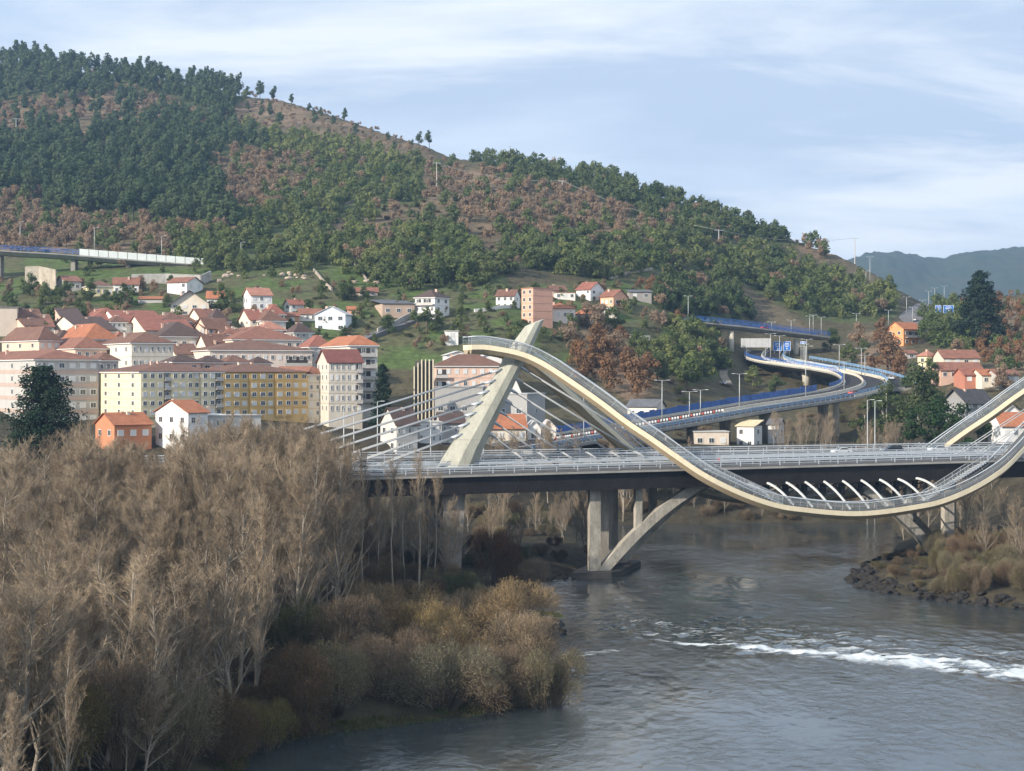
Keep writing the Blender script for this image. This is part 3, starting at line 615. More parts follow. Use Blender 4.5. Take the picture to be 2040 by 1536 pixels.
for (px, row, Y, r, h0) in [(1215, 866, 484, 1.5, 0), (1300, 850, 494, 1.6, 0), (1370, 838, 505, 1.6, 0), (1442, 826, 517, 1.7, 0), (1520, 812, 532, 1.7, 0), (1640, 800, 560, 1.7, 0), (1588, 740, 668, 1.7, 1), (1683, 795, 568, 1.15, 0)]:
    p = P3(px, row, Y); i = min(range(len(rf)), key=lambda j: (rf[j][0] - p).length); c = rf[i][0]; zb = gz(c.x, c.y) - 1
    mb = MB(); zt = c.z - 1.72; mb.tube([(c.x, c.y, zb), (c.x, c.y, zt - 2.2), (c.x, c.y, zt)], [r, r, r * 1.35], 14); mb.build('viaduct_pier', M_pier if r > 1.2 and not h0 else mat('pale_concrete', (.5, .46, .38), .85, .12, .4), ramp, smooth=True)
# second carriageway that leaves the hairpin to the right behind the trees
spur = thing('outer_road', 'grey two lane road passing outside the hairpin towards the right', 'road')
sp = cr_path([(1588, 716, 715), (1640, 725, 690), (1700, 737, 668), (1760, 752, 645), (1810, 772, 620)], 8); sf = frames(sp)
sweep('road_deck', sf, [(-6, 0), (-6, -1.6), (6, -1.6), (6, 0)], M_conc, spur, bank=.04); sweep('asphalt_surface', sf, [(-5.7, .01), (-5.7, .05), (5.7, .05), (5.7, .01)], M_asph, spur, bank=.04)
fence(sf, -5.8, 1.7, M_bluel, spur, bank=.04); sweep('kerb', sf, [(5.6, 0), (5.6, .8), (5.9, .8), (5.9, 0)], M_wallc, spur, bank=.04)
# overpass with blue railing
ov = thing('blue_railed_overpass', 'straight overpass with dark blue railing crossing above the road signs', 'overpass')
op = cr_path([(1335, 637, 712), (1390, 642, 717), (1480, 651, 727), (1560, 661, 738), (1640, 671, 750)], 8); of = frames(op)
sweep('deck', of, [(-4.5, 0), (-4.5, -.6), (-3, -1.6), (3, -1.6), (4.5, -.6), (4.5, 0)], M_conc, ov); sweep('asphalt_surface', of, [(-4.2, .01), (-4.2, .05), (4.2, .05), (4.2, .01)], M_asph, ov)
fence(of, 4.4, 2.3, M_blue, ov, 5, None, rails=4, z0=.1); fence(of, -4.4, 1.9, M_blue, ov, 5, None, rails=4, z0=.1)
for px, row, Y in ((1457, 660, 722), (1586, 676, 742)):
    p = P3(px, row, Y); zb = gz(p.x, p.y) - 1; mb = MB(); mb.tube([(p.x, p.y, zb - 3), (p.x, p.y, p.z)], 1.15, 12); mb.build('overpass_pier', mat('pale_concrete', (.5, .46, .38)), ov, smooth=True)
# left motorway viaduct with blue rail and white noise barrier
lv = thing('motorway_viaduct', 'long grey motorway viaduct below the pine wood at the left edge', 'viaduct')
lp = cr_path([(-260, 484, 733), (-120, 490, 735), (0, 500, 737), (120, 507, 740), (230, 516, 743), (340, 524, 746), (450, 533, 750)], 8); lf = frames(lp)
sweep('deck', lf, [(-6, 0), (-6, -.5), (-4, -2.0), (4, -2.0), (6, -.5), (6, 0)], M_conc, lv); sweep('asphalt_surface', lf, [(-5.6, .01), (-5.6, .05), (5.6, .05), (5.6, .01)], M_asph, lv)
i163 = min(range(len(lf)), key=lambda j: abs(CX + F * lf[j][0].x / lf[j][0].y - 165))
fence(lf, 5.9, 2.2, M_blue, lv, 0, i163 + 1, rails=3, z0=.1)
M_noise = mat('white_noise_barrier', (.62, .66, .64), .6, .1, .4)
a0 = lf[i163][0]; a1 = lf[-4][0]
for k in range(13):
    p = a0.lerp(a1, k / 13) + lf[i163][1] * 5.9; q = a0.lerp(a1, (k + .94) / 13) + lf[i163][1] * 5.9
    n = (q - p).normalized(); s = Vector((n.y, -n.x, 0)) * .1; mb = MB(); mb.loft([[tuple(x + s), tuple(x + s + Vector((0, 0, 2.9))), tuple(x - s + Vector((0, 0, 2.9))), tuple(x - s)] for x in (p, q)]); mb.build('noise_panel', M_noise, lv)
for px in (-120, 2, 143, 258):
    j = min(range(len(lf)), key=lambda j: abs(CX + F * lf[j][0].x / lf[j][0].y - px)); c = lf[j][0]; zb = gz(c.x, c.y) - 2
    mb = MB(); mb.box((c.x, c.y, (zb + c.z - 1.9) / 2), (2.0, 5, c.z - 1.9 - zb)); mb.build('viaduct_pier', M_pier, lv)
# roads and tracks that lie on the ground
def laid(name, ctrl, wid, m, kind='structure', dz=.25):
    pts = []
    for (a, b) in zip(ctrl[:-1], ctrl[1:]):
        for k in range(6):
            u = k / 6; g = ground(a[0] + (b[0] - a[0]) * u, a[1] + (b[1] - a[1]) * u); pts.append(g)
    pts.append(ground(*ctrl[-1])); 
    for _ in range(3): pts = [pts[0]] + [(pts[i - 1] + pts[i] * 2 + pts[i + 1]) / 4 for i in range(1, len(pts) - 1)] + [pts[-1]]
    mb = MB(); rings = []
    for p, s in frames(pts):
        l, r_ = p - s * wid / 2, p + s * wid / 2; z = max(gz(l.x, l.y), gz(r_.x, r_.y), gz(p.x, p.y)) + dz; rings.append([(l.x, l.y, z), (l.x, l.y, z - 2.5), (r_.x, r_.y, z - 2.5), (r_.x, r_.y, z)])
    mb.loft(rings); return mb.build(name, m, None, kind), pts
_, hp = laid('saddle_road', [(1880, 668), (1838, 652), (1815, 640), (1822, 630), (1840, 620), (1858, 614)], 13, mat('old_asphalt', (.13, .13, .135), .9, .15, .3))
laid('dirt_track', [(1452, 770), (1440, 752), (1443, 735), (1440, 722)], 3.2, mat('dirt', (.22, .19, .15), .95, .2, .4))
laid('hill_path', [(340, 503), (430, 478), (520, 452), (620, 422), (700, 405)], 3.5, mat('dirt', (.22, .19, .15)), dz=.8)
laid('village_lane', [(700, 690), (750, 668), (800, 650), (840, 632)], 4.5, mat('old_asphalt', (.13, .13, .135)))

# ------------------------------------------------------------------ vegetation builders
def unit(v): return v / (np.linalg.norm(v, axis=-1, keepdims=True) + 1e-9)
def quads(C, N, sx, sy, g):
    """one small leaf-clump face per centre, facing roughly along N"""
    n = len(C); T = unit(np.cross(N, g.normal(size=(n, 3)))); B = np.cross(N, T); sx = np.broadcast_to(sx, n)[:, None]; sy = np.broadcast_to(sy, n)[:, None]
    V = np.stack([C - T * sx - B * sy * .6, C + T * sx * .7 - B * sy, C + T * sx + B * sy * .7, C - T * sx * .6 + B * sy], 1).reshape(-1, 3)
    return V, np.arange(n * 4).reshape(n, 4)
def lobes_cloud(lobes, n, size, g, flat=.8, hollow=.55):
    L = np.array(lobes, float); wgt = L[:, 3] ** 2; k = g.choice(len(L), n, p=wgt / wgt.sum()); d = unit(g.normal(size=(n, 3)))
    rr = L[k, 3] * (hollow + (1 - hollow) * g.random(n) ** .5) * (1 + .18 * g.normal(size=n)); C = L[k, :3] + d * rr[:, None] * np.array((1, 1, flat))
    N = unit(d + .28 * g.normal(size=(n, 3)) + np.array((0, 0, .2))); s = size * (.6 + .8 * g.random(n)); return quads(C, N, s, s * .75, g)
def segs(P0, P1, r0, r1, n=3):
    """tapered sticks as triangles"""
    P0 = np.asarray(P0, float); P1 = np.asarray(P1, float); k = len(P0); d = unit(P1 - P0); ref = np.where(np.abs(d[:, 2:3]) < .9, np.array([[0, 0, 1.]]), np.array([[1., 0, 0]]))
    a = unit(np.cross(d, ref)); b = np.cross(d, a); r0 = np.broadcast_to(r0, k)[:, None]; r1 = np.broadcast_to(r1, k)[:, None]; ring = []
    for P, r in ((P0, r0), (P1, r1)):
        for j in range(n):
            an = 2 * math.pi * j / n; ring.append(P + (a * math.cos(an) + b * math.sin(an)) * r)
    V = np.stack(ring, 1).reshape(-1, 3); base = (np.arange(k) * 2 * n)[:, None]; Fs = []
    for j in range(n):
        j2 = (j + 1) % n; Fs.append(base + np.array([[j, j2, n + j2]])); Fs.append(base + np.array([[j, n + j2, n + j]]))
    return V, np.concatenate(Fs, 0)
def trunk_mesh(name, path, radii, m, n=6):
    mb = MB(); mb.tube(path, radii, n); me = mb.mesh(name, m); me.shade_smooth(); return me
BARK = mat('bark', (0.11, 0.085, 0.06), .95, .3, 1.0); BARKP = mat('pale_bark', (0.40, 0.36, 0.30), .9, .3, .8, stretch=(1, 1, .4))
L_PINE = leafmat('pine_needles', (0.064, 0.100, 0.055), (0.120, 0.158, 0.078), .05, .45); L_GREEN = leafmat('evergreen_leaves', (0.100, 0.140, 0.052), (0.180, 0.205, 0.088), .05, .45)
L_LIGHT = leafmat('yellow_green_leaves', (0.15, 0.19, 0.065), (0.22, 0.235, 0.095), .05, .45); L_DARK = leafmat('dark_oak_leaves', (0.080, 0.118, 0.052), (0.145, 0.175, 0.075), .05, .45)
L_BARE = leafmat('bare_brown_twigs', (0.35, 0.250, 0.165), (0.275, 0.210, 0.150), .05, .45, tint=.2); L_RUST = leafmat('rust_leaves', (0.25, 0.140, 0.070), (0.20, 0.130, 0.080)); L_SCRUB = leafmat('heath_scrub', (0.085, 0.075, 0.04), (0.13, 0.09, 0.055))
def tree_variant(kind, seed):
    g = np.random.default_rng(seed); r = random.Random(seed)
    if kind == 'pine':
        h = 13.5; lean = g.normal(size=2) * .5; lob = []
        for i in range(8):
            z = h * (.36 + .58 * i / 7); w = 3.0 * (1.05 - abs(i / 7 - .35)); a = r.uniform(0, 6.28); lob.append((math.cos(a) * w * .55 + lean[0] * z / h, math.sin(a) * w * .55 + lean[1] * z / h, z, w * .62 + .4))
        V, Fq = lobes_cloud(lob, 520, .46, g, .75); tp = [(0, 0, -1), (lean[0] * .5, lean[1] * .5, h * .5), (lean[0], lean[1], h * .9)]; tr = [.26, .19, .07]
    elif kind in ('bare',):
        h = 9.0; lob = []
        for i in range(9): a = r.uniform(0, 6.28); w = r.uniform(.4, 2.6); lob.append((math.cos(a) * w, math.sin(a) * w, h * r.uniform(.38, .8), r.uniform(1.3, 2.0)))
        V, Fq = lobes_cloud(lob, 620, .34, g, 1.0, .2); tp = [(0, 0, -1), (0, 0, h * .45), (.3, .2, h * .8)]; tr = [.2, .14, .04]
    elif kind == 'scrub':
        h = 3.0; lob = [(g.normal() * .9, g.normal() * .9, 1.0 + .6 * g.random(), .9) for i in range(5)]; V, Fq = lobes_cloud(lob, 110, .34, g, .8, .3); tp = [(0, 0, -.5), (0, 0, 1.2)]; tr = [.1, .05]
    else:
        h = 10.5; lob = []
        for i in range(11): a = r.uniform(0, 6.28); w = r.uniform(.6, 3.2); lob.append((math.cos(a) * w, math.sin(a) * w, h * r.uniform(.24, .80) - w * .35, r.uniform(1.5, 2.3)))
        lob.append((0, 0, h * .82, 1.9)); V, Fq = lobes_cloud(lob, 620, .45, g, .85); tp = [(0, 0, -1), (.1, 0, h * .4), (.2, .1, h * .75)]; tr = [.28, .2, .06]
    return V, Fq, tp, tr
def fine_variant(seed, n=1500, size=.27, bare=False):
    g = np.random.default_rng(seed); r = random.Random(seed); h = 10.5; lob = []
    for i in range(18): a = r.uniform(0, 6.28); w = r.uniform(.5, 3.3); lob.append((math.cos(a) * w, math.sin(a) * w, h * r.uniform(.22, .84) - w * .35, r.uniform(1.0, 1.9)))
    lob.append((0, 0, h * .82, 1.6)); V, Fq = lobes_cloud(lob, n, size, g, .9, .35); return V, Fq, [(0, 0, -1), (.1, 0, h * .4), (.2, .1, h * .75)], [.28, .2, .06]
KIND = {'pine': ('pine', L_PINE, 'pine_tree', 'pine'), 'green': ('broad', L_GREEN, 'evergreen_tree', 'tree'), 'green_light': ('broad', L_LIGHT, 'evergreen_tree', 'tree'), 'green_dark': ('broad', L_DARK, 'evergreen_tree', 'tree'),
        'bare': ('bare', L_BARE, 'bare_tree', 'tree'), 'rust': ('broad', L_RUST, 'autumn_tree', 'tree'), 'scrub': ('scrub', L_SCRUB, 'heath_bush', 'bush')}
VARS = {'fine': [fine_variant(900 + i) for i in range(6)]}
for k in ('pine', 'broad', 'bare', 'scrub'): VARS[k] = [tree_variant(k, 100 + 13 * i + hash_ ) for i in range(6) for hash_ in (len(k),)]
MESHES = {}
def tmesh(kd, i, fine=False):
    key = (kd, i, fine)
    if key not in MESHES:
        V, Fq, tp, tr = VARS['fine' if fine else KIND[kd][0]][i]; MESHES[key] = (np_mesh('crown', V, Fq, KIND[kd][1]), trunk_mesh('trunk', tp, tr, BARK, 5))
    return MESHES[key]
def put_tree(kd, i, loc, sc, rz, label, group, name=None, cat=None, sz=1.0, fine=False):
    cm, tm = tmesh(kd, i, fine); o = thing(name or KIND[kd][2], label, cat or KIND[kd][3], loc, rz, group); o.scale = (sc, sc, sc * sz); link('trunk', tm, o); link('crown', cm, o); return o
ZLAB = {'crest_pines': 'dark pine on the hill crest at the upper left', 'upper_rust': 'brown leafless tree below the crest pines at left', 'pine_wood': 'tall dark green pine in the big wood above the left viaduct', 'crest_rust': 'brown leafless tree on the bare open ridge',
 'yellow_green_slope': 'bright yellow green tree on the upper middle slope', 'mid_rust': 'brown leafless tree right of the pine wood', 'road_rust': 'rust brown tree between pine wood and left viaduct', 'laurel_slope': 'mid green bushy tree on the slope right of the pines',
 'brown_band': 'brown leafless tree in the broad band crossing the hillside', 'dark_shoulder': 'dark round evergreen along the right shoulder of the hill', 'crest_bare': 'brown leafless tree on the crest at the hill\'s right end',
 'scrub': 'low heath bush on the rocky middle slope', 'centre_green': 'green tree on the slope above the village', 'hedge_green': 'green tree in the dense belt above the white village houses', 'right_green': 'grey green tree on the slope above the overpass',
 'knoll_green': 'dark evergreen on the knoll left of the overpass', 'left_terrace': 'dull green tree on the terrace right of the noise barrier', 'autumn_grove': 'rust leaved tree in the grove right of the pylon', 'ravine_green': 'green tree beside the dirt track right of the autumn grove',
 'right_autumn': 'rust leaved tree below the orange house at right', 'far_right_autumn': 'rust leaved tree on the slope at the right edge', 'saddle_green': 'green tree beside the saddle road at right', 'village_grass': 'small tree on the village grass slope'}
# hillside wood: candidates on the ground, sorted by how large they show
cand = []
zpoly = [(n, k, p) for n, k, p in ZONES]
for px in np.arange(-150, 2200, 14.5):
    Ys = np.arange(560, 1530, 2.0); X = (px - CX) / F * Ys; z = ground_z(X, Ys); row = H - (z - ZC) / Ys * F; row = np.minimum.accumulate(row)
    last = 1e9
    for j in range(len(Ys)):
        st = 8.6 * (900 / Ys[j]) ** .5
        if last - row[j] >= st:
            last = row[j] ; jp = px + rnd.uniform(-10, 10); jy = min(len(Ys) - 1, j + rnd.randint(-2, 2)); xx = (jp - CX) / F * Ys[jy]; cand.append((jp, row[j], xx, Ys[jy]))
for a_, b_ in ((-140, 500), (880, 1620)):
    q = a_
    while q < b_:                                       # the far side of the crest, whose tops make the skyline
        q += rnd.uniform(6, 15); yr = float(np.interp(q, KPX, KY[6])) + rnd.uniform(-12, 26); rr_ = float(np.interp(q, RPX, RRW)); cand.append((q, rr_ + 2, (q - CX) / F * yr, yr))
cand = np.array(cand); cz = ground_z(cand[:, 2], cand[:, 3]); used = np.zeros(len(cand), bool); bykind = {}
DENS = {'village_grass': .09, 'scrub': .55, 'left_terrace': .6, 'centre_green': .82, 'right_green': .8, 'brown_band': .85, 'laurel_slope': .85, 'bare_slope': .0, 'rocky_shoulder': 0., 'upper_rust': .9, 'autumn_grove': .0, 'right_autumn': .0, 'crest_bare': .8}
wob1 = (fbm(cand[:, 2] / 26, cand[:, 3] / 26, 4, 91) - .5) * 110
for nm, kd, poly in zpoly:
    ok = in_poly(cand[:, 0] + wob1, cand[:, 1] + wob1 * .5, poly) & ~used
    for i in np.nonzero(ok)[0]:
        used[i] = True
        if rnd.random() > DENS.get(nm, .95) or kd == 'none': continue
        k = kd if kd != 'grass' else rnd.choice(['green', 'scrub', 'bare', 'green_dark'])
        q = rnd.random()
        if kd == 'bare' and q < .12: k = 'scrub'
        elif kd == 'bare' and q < .26: k = 'pine' if nm in ('upper_rust', 'crest_rust') else 'green'
        elif kd in ('green', 'green_dark', 'green_light') and q < .09: k = 'bare'
        elif kd == 'green' and q < .30: k = 'green_light'
        elif kd == 'green' and q < .42: k = 'green_dark'
        elif kd == 'scrub' and q < .3: k = rnd.choice(['bare', 'green_dark'])
        elif kd == 'pine' and q < .10: k = 'bare'
        elif kd == 'pine' and q < .16: k = 'green'
        sc = rnd.choice([rnd.uniform(.55, .9), rnd.uniform(.8, 1.2), rnd.uniform(.75, 1.1)]) * (1.0 if k != 'pine' else 1.3) * (.55 if nm == 'village_grass' else 1)
        if nm in ('crest_rust',): sc *= .6
        if nm == 'far_right_autumn':
            sc *= .62
            if q < .45: k = rnd.choice(['green', 'green_dark', 'bare'])
        bykind.setdefault(KIND[k][2], []).append((sc / cand[i, 3], nm, k, cand[i, 2], cand[i, 3], cz[i] - .2, sc, rnd.uniform(0, 6.28), rnd.randrange(6)))
rest = {}
MIXN = {'pine_tree': 'scattered dark pine', 'evergreen_tree': 'scattered green tree', 'bare_tree': 'scattered brown leafless tree', 'autumn_tree': 'scattered rust tree', 'heath_bush': 'low heath bush'}
for tn, lst in bykind.items():
    lst.sort(key=lambda q: -q[0])
    for q, (s_, nm, k, x, y, z, sc, rz, vi) in enumerate(lst):
        native = dict((a, b) for a, b, c in ZONES)[nm] == k
        if q < 290:
            lab = ZLAB[nm] if native else MIXN[tn] + ' standing among the ' + {'crest_pines': 'crest pines at upper left', 'upper_rust': 'brown trees below the crest', 'pine_wood': 'pines of the big left wood', 'crest_rust': 'brown trees of the open ridge', 'yellow_green_slope': 'yellow green upper trees', 'mid_rust': 'brown trees right of the pines', 'road_rust': 'rust trees above the viaduct', 'laurel_slope': 'bushy green middle slope', 'brown_band': 'broad brown band of trees', 'dark_shoulder': 'dark trees of the right shoulder', 'crest_bare': 'brown trees at the crest end', 'scrub': 'heath of the middle slope', 'centre_green': 'green trees above the village', 'hedge_green': 'green belt above the white houses', 'right_green': 'grey green trees above the overpass', 'knoll_green': 'dark knoll by the overpass', 'left_terrace': 'terrace trees by the noise barrier', 'ravine_green': 'trees beside the dirt track', 'far_right_autumn': 'rust trees at the right edge', 'saddle_green': 'trees by the saddle road', 'village_grass': 'grass of the village slope'}.get(nm, 'hillside trees')
            put_tree(k, vi, (x, y, z), sc, rz, lab, 'hillside: ' + lab)
        else: rest.setdefault(k, []).append((x, y, z, sc, rz, vi))
for k, lst in rest.items():
    Vs, Fs, off = [], [], 0
    for x, y, z, sc, rz, vi in lst:
        V, Fq, tp, tr = VARS[KIND[k][0]][vi]
        nq = 190
        if len(Fq) > nq: V = V[:nq * 4]; Fq = Fq[:nq]; cq = np.repeat(V.reshape(-1, 4, 3).mean(1), 4, 0); V = cq + (V - cq) * 1.5
        c_, s_ = math.cos(rz), math.sin(rz); W_ = np.empty_like(V); W_[:, 0] = (V[:, 0] * c_ - V[:, 1] * s_) * sc + x; W_[:, 1] = (V[:, 0] * s_ + V[:, 1] * c_) * sc + y; W_[:, 2] = V[:, 2] * sc + z
        Vs.append(W_); Fs.append(Fq + off); off += len(V)
    o = link('far_woodland', np_mesh('far_woodland', np.concatenate(Vs), np.concatenate(Fs), KIND[k][1]), None, 'stuff')
    o['label'] = {'pine': 'far pine trees massed on the upper hillside', 'green': 'far green trees massed on the hillside', 'green_light': 'far yellow green trees massed on the slope', 'green_dark': 'far dark evergreens massed on the right shoulder', 'bare': 'far brown leafless trees massed on the hillside', 'scrub': 'far heath bushes on the hillside', 'rust': 'far rust leaved trees'}[k]; o['category'] = 'woodland'

# single trees that stand out on the skyline
for px, row, k, sc, lab in [(297, 150, 'pine', 1.35, 'tall umbrella pine standing highest on the left skyline'), (335, 165, 'pine', .9, 'small pine right of the umbrella pine on the skyline'), (427, 182, 'pine', 1.25, 'leaning dark pine where the skyline starts to fall'), (455, 187, 'pine', .95, 'short skyline pine just right of the leaning pine'), (518, 197, 'pine', 1.25, 'tall lone pine on the open ridge, first of three'), (545, 200, 'pine', 1.0, 'lone pine on the open ridge, second of three'), (580, 208, 'pine', .75, 'lone small pine on the open ridge, third of three'), (686, 240, 'pine', .85, 'isolated small pine on the bare skyline'), (630, 220, 'bare', .6, 'thin leafless tree on the bare skyline'), (655, 228, 'bare', .6, 'second thin leafless tree on the bare skyline'), (855, 285, 'pine', .95, 'dark pine where the ridge meets the evergreen shoulder')]:
    g = ground(px, row + 3); put_tree(k, rnd.randrange(6), (g.x, g.y, g.z - .3), sc, rnd.uniform(0, 6), lab, None)
# groves near the roads (px, foot row, kind, size, label)
GROVE = [(1150, 735, 'rust', 1.15, 'rust tree nearest the pylon in the autumn grove'), (1190, 700, 'rust', 1.2, 'large pinkish rust tree at the back of the autumn grove'), (1235, 690, 'rust', .9, 'small rust tree under the red roofed houses'), (1165, 760, 'rust', 1.25, 'orange brown tree low in the grove beside the footway'), (1215, 780, 'rust', 1.3, 'big rust tree in the middle of the grove'), (1270, 790, 'rust', 1.45, 'largest rust tree, right end of the autumn grove'), (1250, 745, 'rust', 1.1, 'rust tree behind the largest one of the grove'), (1310, 760, 'green_dark', 1.2, 'dark evergreen right of the largest rust tree'), (1180, 728, 'rust', 1.2, 'rust tree in the upper left of the grove'), (1140, 705, 'bare', 1.3, 'brown tree beside the dark one near the pylon tip'), (1205, 735, 'rust', 1.3, 'rust tree in the heart of the grove'), (1290, 765, 'rust', 1.2, 'rust tree behind the right end of the grove'), (1230, 725, 'bare', 1.3, 'brown leafless tree in the heart of the grove'), (1195, 665, 'bare', 1.3, 'pinkish brown tree below the orange pyramid roof'), (1170, 655, 'bare', 1.1, 'pinkish brown tree left below the orange pyramid roof'), (1265, 700, 'green', .9, 'green tree at the meadow above the grove'), (1285, 730, 'green', 1.2, 'grey green tree above the largest rust tree'),
 (1225, 660, 'green_dark', 1.1, 'dark evergreen beside the orange hipped roof'), (1135, 680, 'green_dark', 1.15, 'ivy dark tree just right of the pylon tip'), (1300, 590, 'rust', 1.0, 'orange tree above the sand coloured cutting'), (1275, 580, 'rust', .7, 'small orange tree beside the village shed'), (1350, 652, 'rust', .8, 'rust tree at the left end of the overpass'),
 (1760, 690, 'rust', 1.4, 'large rust tree left of the orange house'), (1768, 742, 'rust', 1.75, 'broadest rust tree above the outer bend of the road'), (1735, 762, 'rust', 1.2, 'rust tree beside the outer bend of the road'), (1795, 752, 'rust', 1.2, 'rust tree between the road bend and the cream house'), (1710, 690, 'bare', 1.2, 'brown bare tree at the right end of the overpass'), (1655, 700, 'green_dark', 1.1, 'round dark green bush tree below the overpass end'), (1690, 725, 'green', 1.0, 'green tree on the bank above the outer road'), (1720, 712, 'green_dark', .9, 'dark tree left of the large rust tree'),
 (1400, 700, 'green', 1.1, 'pale green willow like tree above the dirt track'), (1380, 740, 'green', 1.3, 'big grey green tree left of the dirt track'), (1345, 735, 'green_dark', 1.0, 'dark tree between the grove and the grey green tree'), (1500, 775, 'green_light', 1.0, 'yellowish bush tree in the loop of the ramp'), (1545, 790, 'green_dark', .9, 'dark bush under the upper bend of the ramp'),
 (775, 668, 'green_dark', .8, 'dark tree below the big white house'), (850, 668, 'green_dark', 1.1, 'dark tree right below the big white house'), (870, 655, 'green', .8, 'green tree right of the big white house'), (440, 622, 'green_dark', 1.2, 'large dark tree between the grey roofed and gabled houses'), (460, 625, 'green_dark', 1.0, 'second dark tree left of the white gabled house'), (505, 655, 'bare', .9, 'bare tree below the white gabled house'), (680, 600, 'green_dark', .9, 'dark tree behind the blue white house'), (700, 598, 'green_dark', .7, 'small dark tree left of the long open shed'),
 (655, 815, 'green', .9, 'grey green tree at the right corner of the ochre block'), (690, 800, 'bare', .9, 'tall thin tree before the cream apartment tower'), (640, 835, 'green_dark', 1.0, 'dark bushy tree below the cream apartment tower'), (180, 600, 'green_dark', .9, 'dark tree below the long cream villa'), (90, 610, 'green', 1.0, 'green tree at the far left above the red roofs'), (60, 590, 'green_dark', 1.0, 'dark tree left of the concrete ruin'), (130, 600, 'green_dark', .9, 'dark tree between the ruin and the villa'), (240, 612, 'green', .7, 'green bush above the red roofs'), (420, 535, 'green_dark', .8, 'dark bush at the right end of the noise barrier'), (390, 545, 'green', .7, 'green bush under the noise barrier'), (612, 525, 'green_dark', .8, 'lone dark tree on the grass terrace'),
 (1850, 690, 'green', 1.2, 'green tree right of the orange house'), (1890, 675, 'green_dark', 1.1, 'dark tree below the saddle road'), (1930, 660, 'rust', .9, 'orange tree before the big cedar'), (1985, 620, 'rust', .8, 'orange tree right of the big cedar'), (1960, 690, 'rust', 1.1, 'rust tree above the red roofed row'), (2010, 690, 'rust', .8, 'rust tree at the right edge above the roofs'), (1905, 720, 'bare', 1.0, 'bare tree between cream house and red roofs'), (2000, 780, 'bare', 1.0, 'bare tree at the right edge below the roofs'), (1850, 770, 'green', 1.1, 'green tree below the cream house')]
for px, row, k, sc, lab in GROVE:
    g = ground(px, row); put_tree(k, rnd.randrange(6), (g.x, g.y, g.z - .3), sc, rnd.uniform(0, 6), lab, None, fine=True)
for q in range(70):
    px = rnd.uniform(-20, 345); row = rnd.uniform(566, 640); k = rnd.choice(['green_dark', 'green', 'green_dark', 'bare', 'scrub']); g = ground(px, row); put_tree(k, rnd.randrange(6), (g.x, g.y, g.z - .3), rnd.uniform(.3, .65), rnd.uniform(0, 6), 'garden tree on the overgrown slope above the red roofs', 'garden trees above the red roofs', 'garden_tree', 'tree', fine=k != 'scrub')
for q in range(120):
    px = rnd.uniform(560, 1320); row = rnd.uniform(565, 705); k = rnd.choice(['green_dark', 'green', 'green', 'bare']); g = ground(px, row); put_tree(k, rnd.randrange(6), (g.x, g.y, g.z - .3), rnd.uniform(.25, .55), rnd.uniform(0, 6), 'small garden tree on the village slope left of the overpass', 'garden trees of the village', 'garden_tree', 'tree', fine=True)

# conifers with tiers of drooping boughs
L_CEDAR = leafmat('cedar_needles', (0.022, 0.042, 0.028), (0.040, 0.062, 0.038), .2, .2)
def cedar(px, top, foot_row, Y, wide, label, seed, name='cedar_tree', tiers=20, dens=1.5, shape=.55):
    g = np.random.default_rng(seed); x = (px - CX) / F * Y; z0 = gz(x, Y); zt = ZC - (top - H) / F * Y; h = zt - z0; o = thing(name, label, 'conifer', (x, Y, z0 - .3))
    link('trunk', trunk_mesh('trunk', [(0, 0, -1), (0, 0, h * .5), (0, 0, h * .97)], [h * .02 + .1, h * .012 + .05, .04], BARK, 7), o); C, N = [], []
    nb = tiers * 11
    for t in range(nb):
        f = (t / nb) ** 1.25; z = h * (.10 + .88 * f); R_ = wide * (1 - f) ** shape * (.75 + .5 * g.random()) + .35
        if True:
            a = t * 2.399 + g.normal() * .4; rl = R_ * (.55 + .55 * g.random()); n = int((26 * rl / 3 + 8) * dens); u = g.random(n) ** .7
            rad = u * rl; sp = (.16 + .28 * rad * .5) * g.normal(size=n); zz = z + rad * .30 - .035 * rad ** 2 + g.normal(size=n) * (.22 + .05 * rad)
            C.append(np.stack([np.cos(a) * rad - np.sin(a) * sp, np.sin(a) * rad + np.cos(a) * sp, zz], 1)); N.append(unit(np.array([[np.cos(a) * .4, np.sin(a) * .4, .9]]) + .5 * g.normal(size=(n, 3))))
    V, Fq = quads(np.concatenate(C), np.concatenate(N), .30 * Y / 400 + .06, .13 * Y / 400 + .04, g); link('boughs', np_mesh('boughs', V, Fq, L_CEDAR), o); return o
cedar(84, 724, 900, 330, 9.5, 'big broad dark cedar rising behind the poplars at the left edge', 1, dens=2.0, tiers=30, shape=.32)
cedar(1952, 536, 622, 735, 13.5, 'big dark cedar on the skyline beside the saddle road', 4, dens=.8)
cedar(762, 722, 800, 486, 4.0, 'dark pointed cypress beside the grey balcony tower', 5, 'cypress_tree', 11, 1.2)
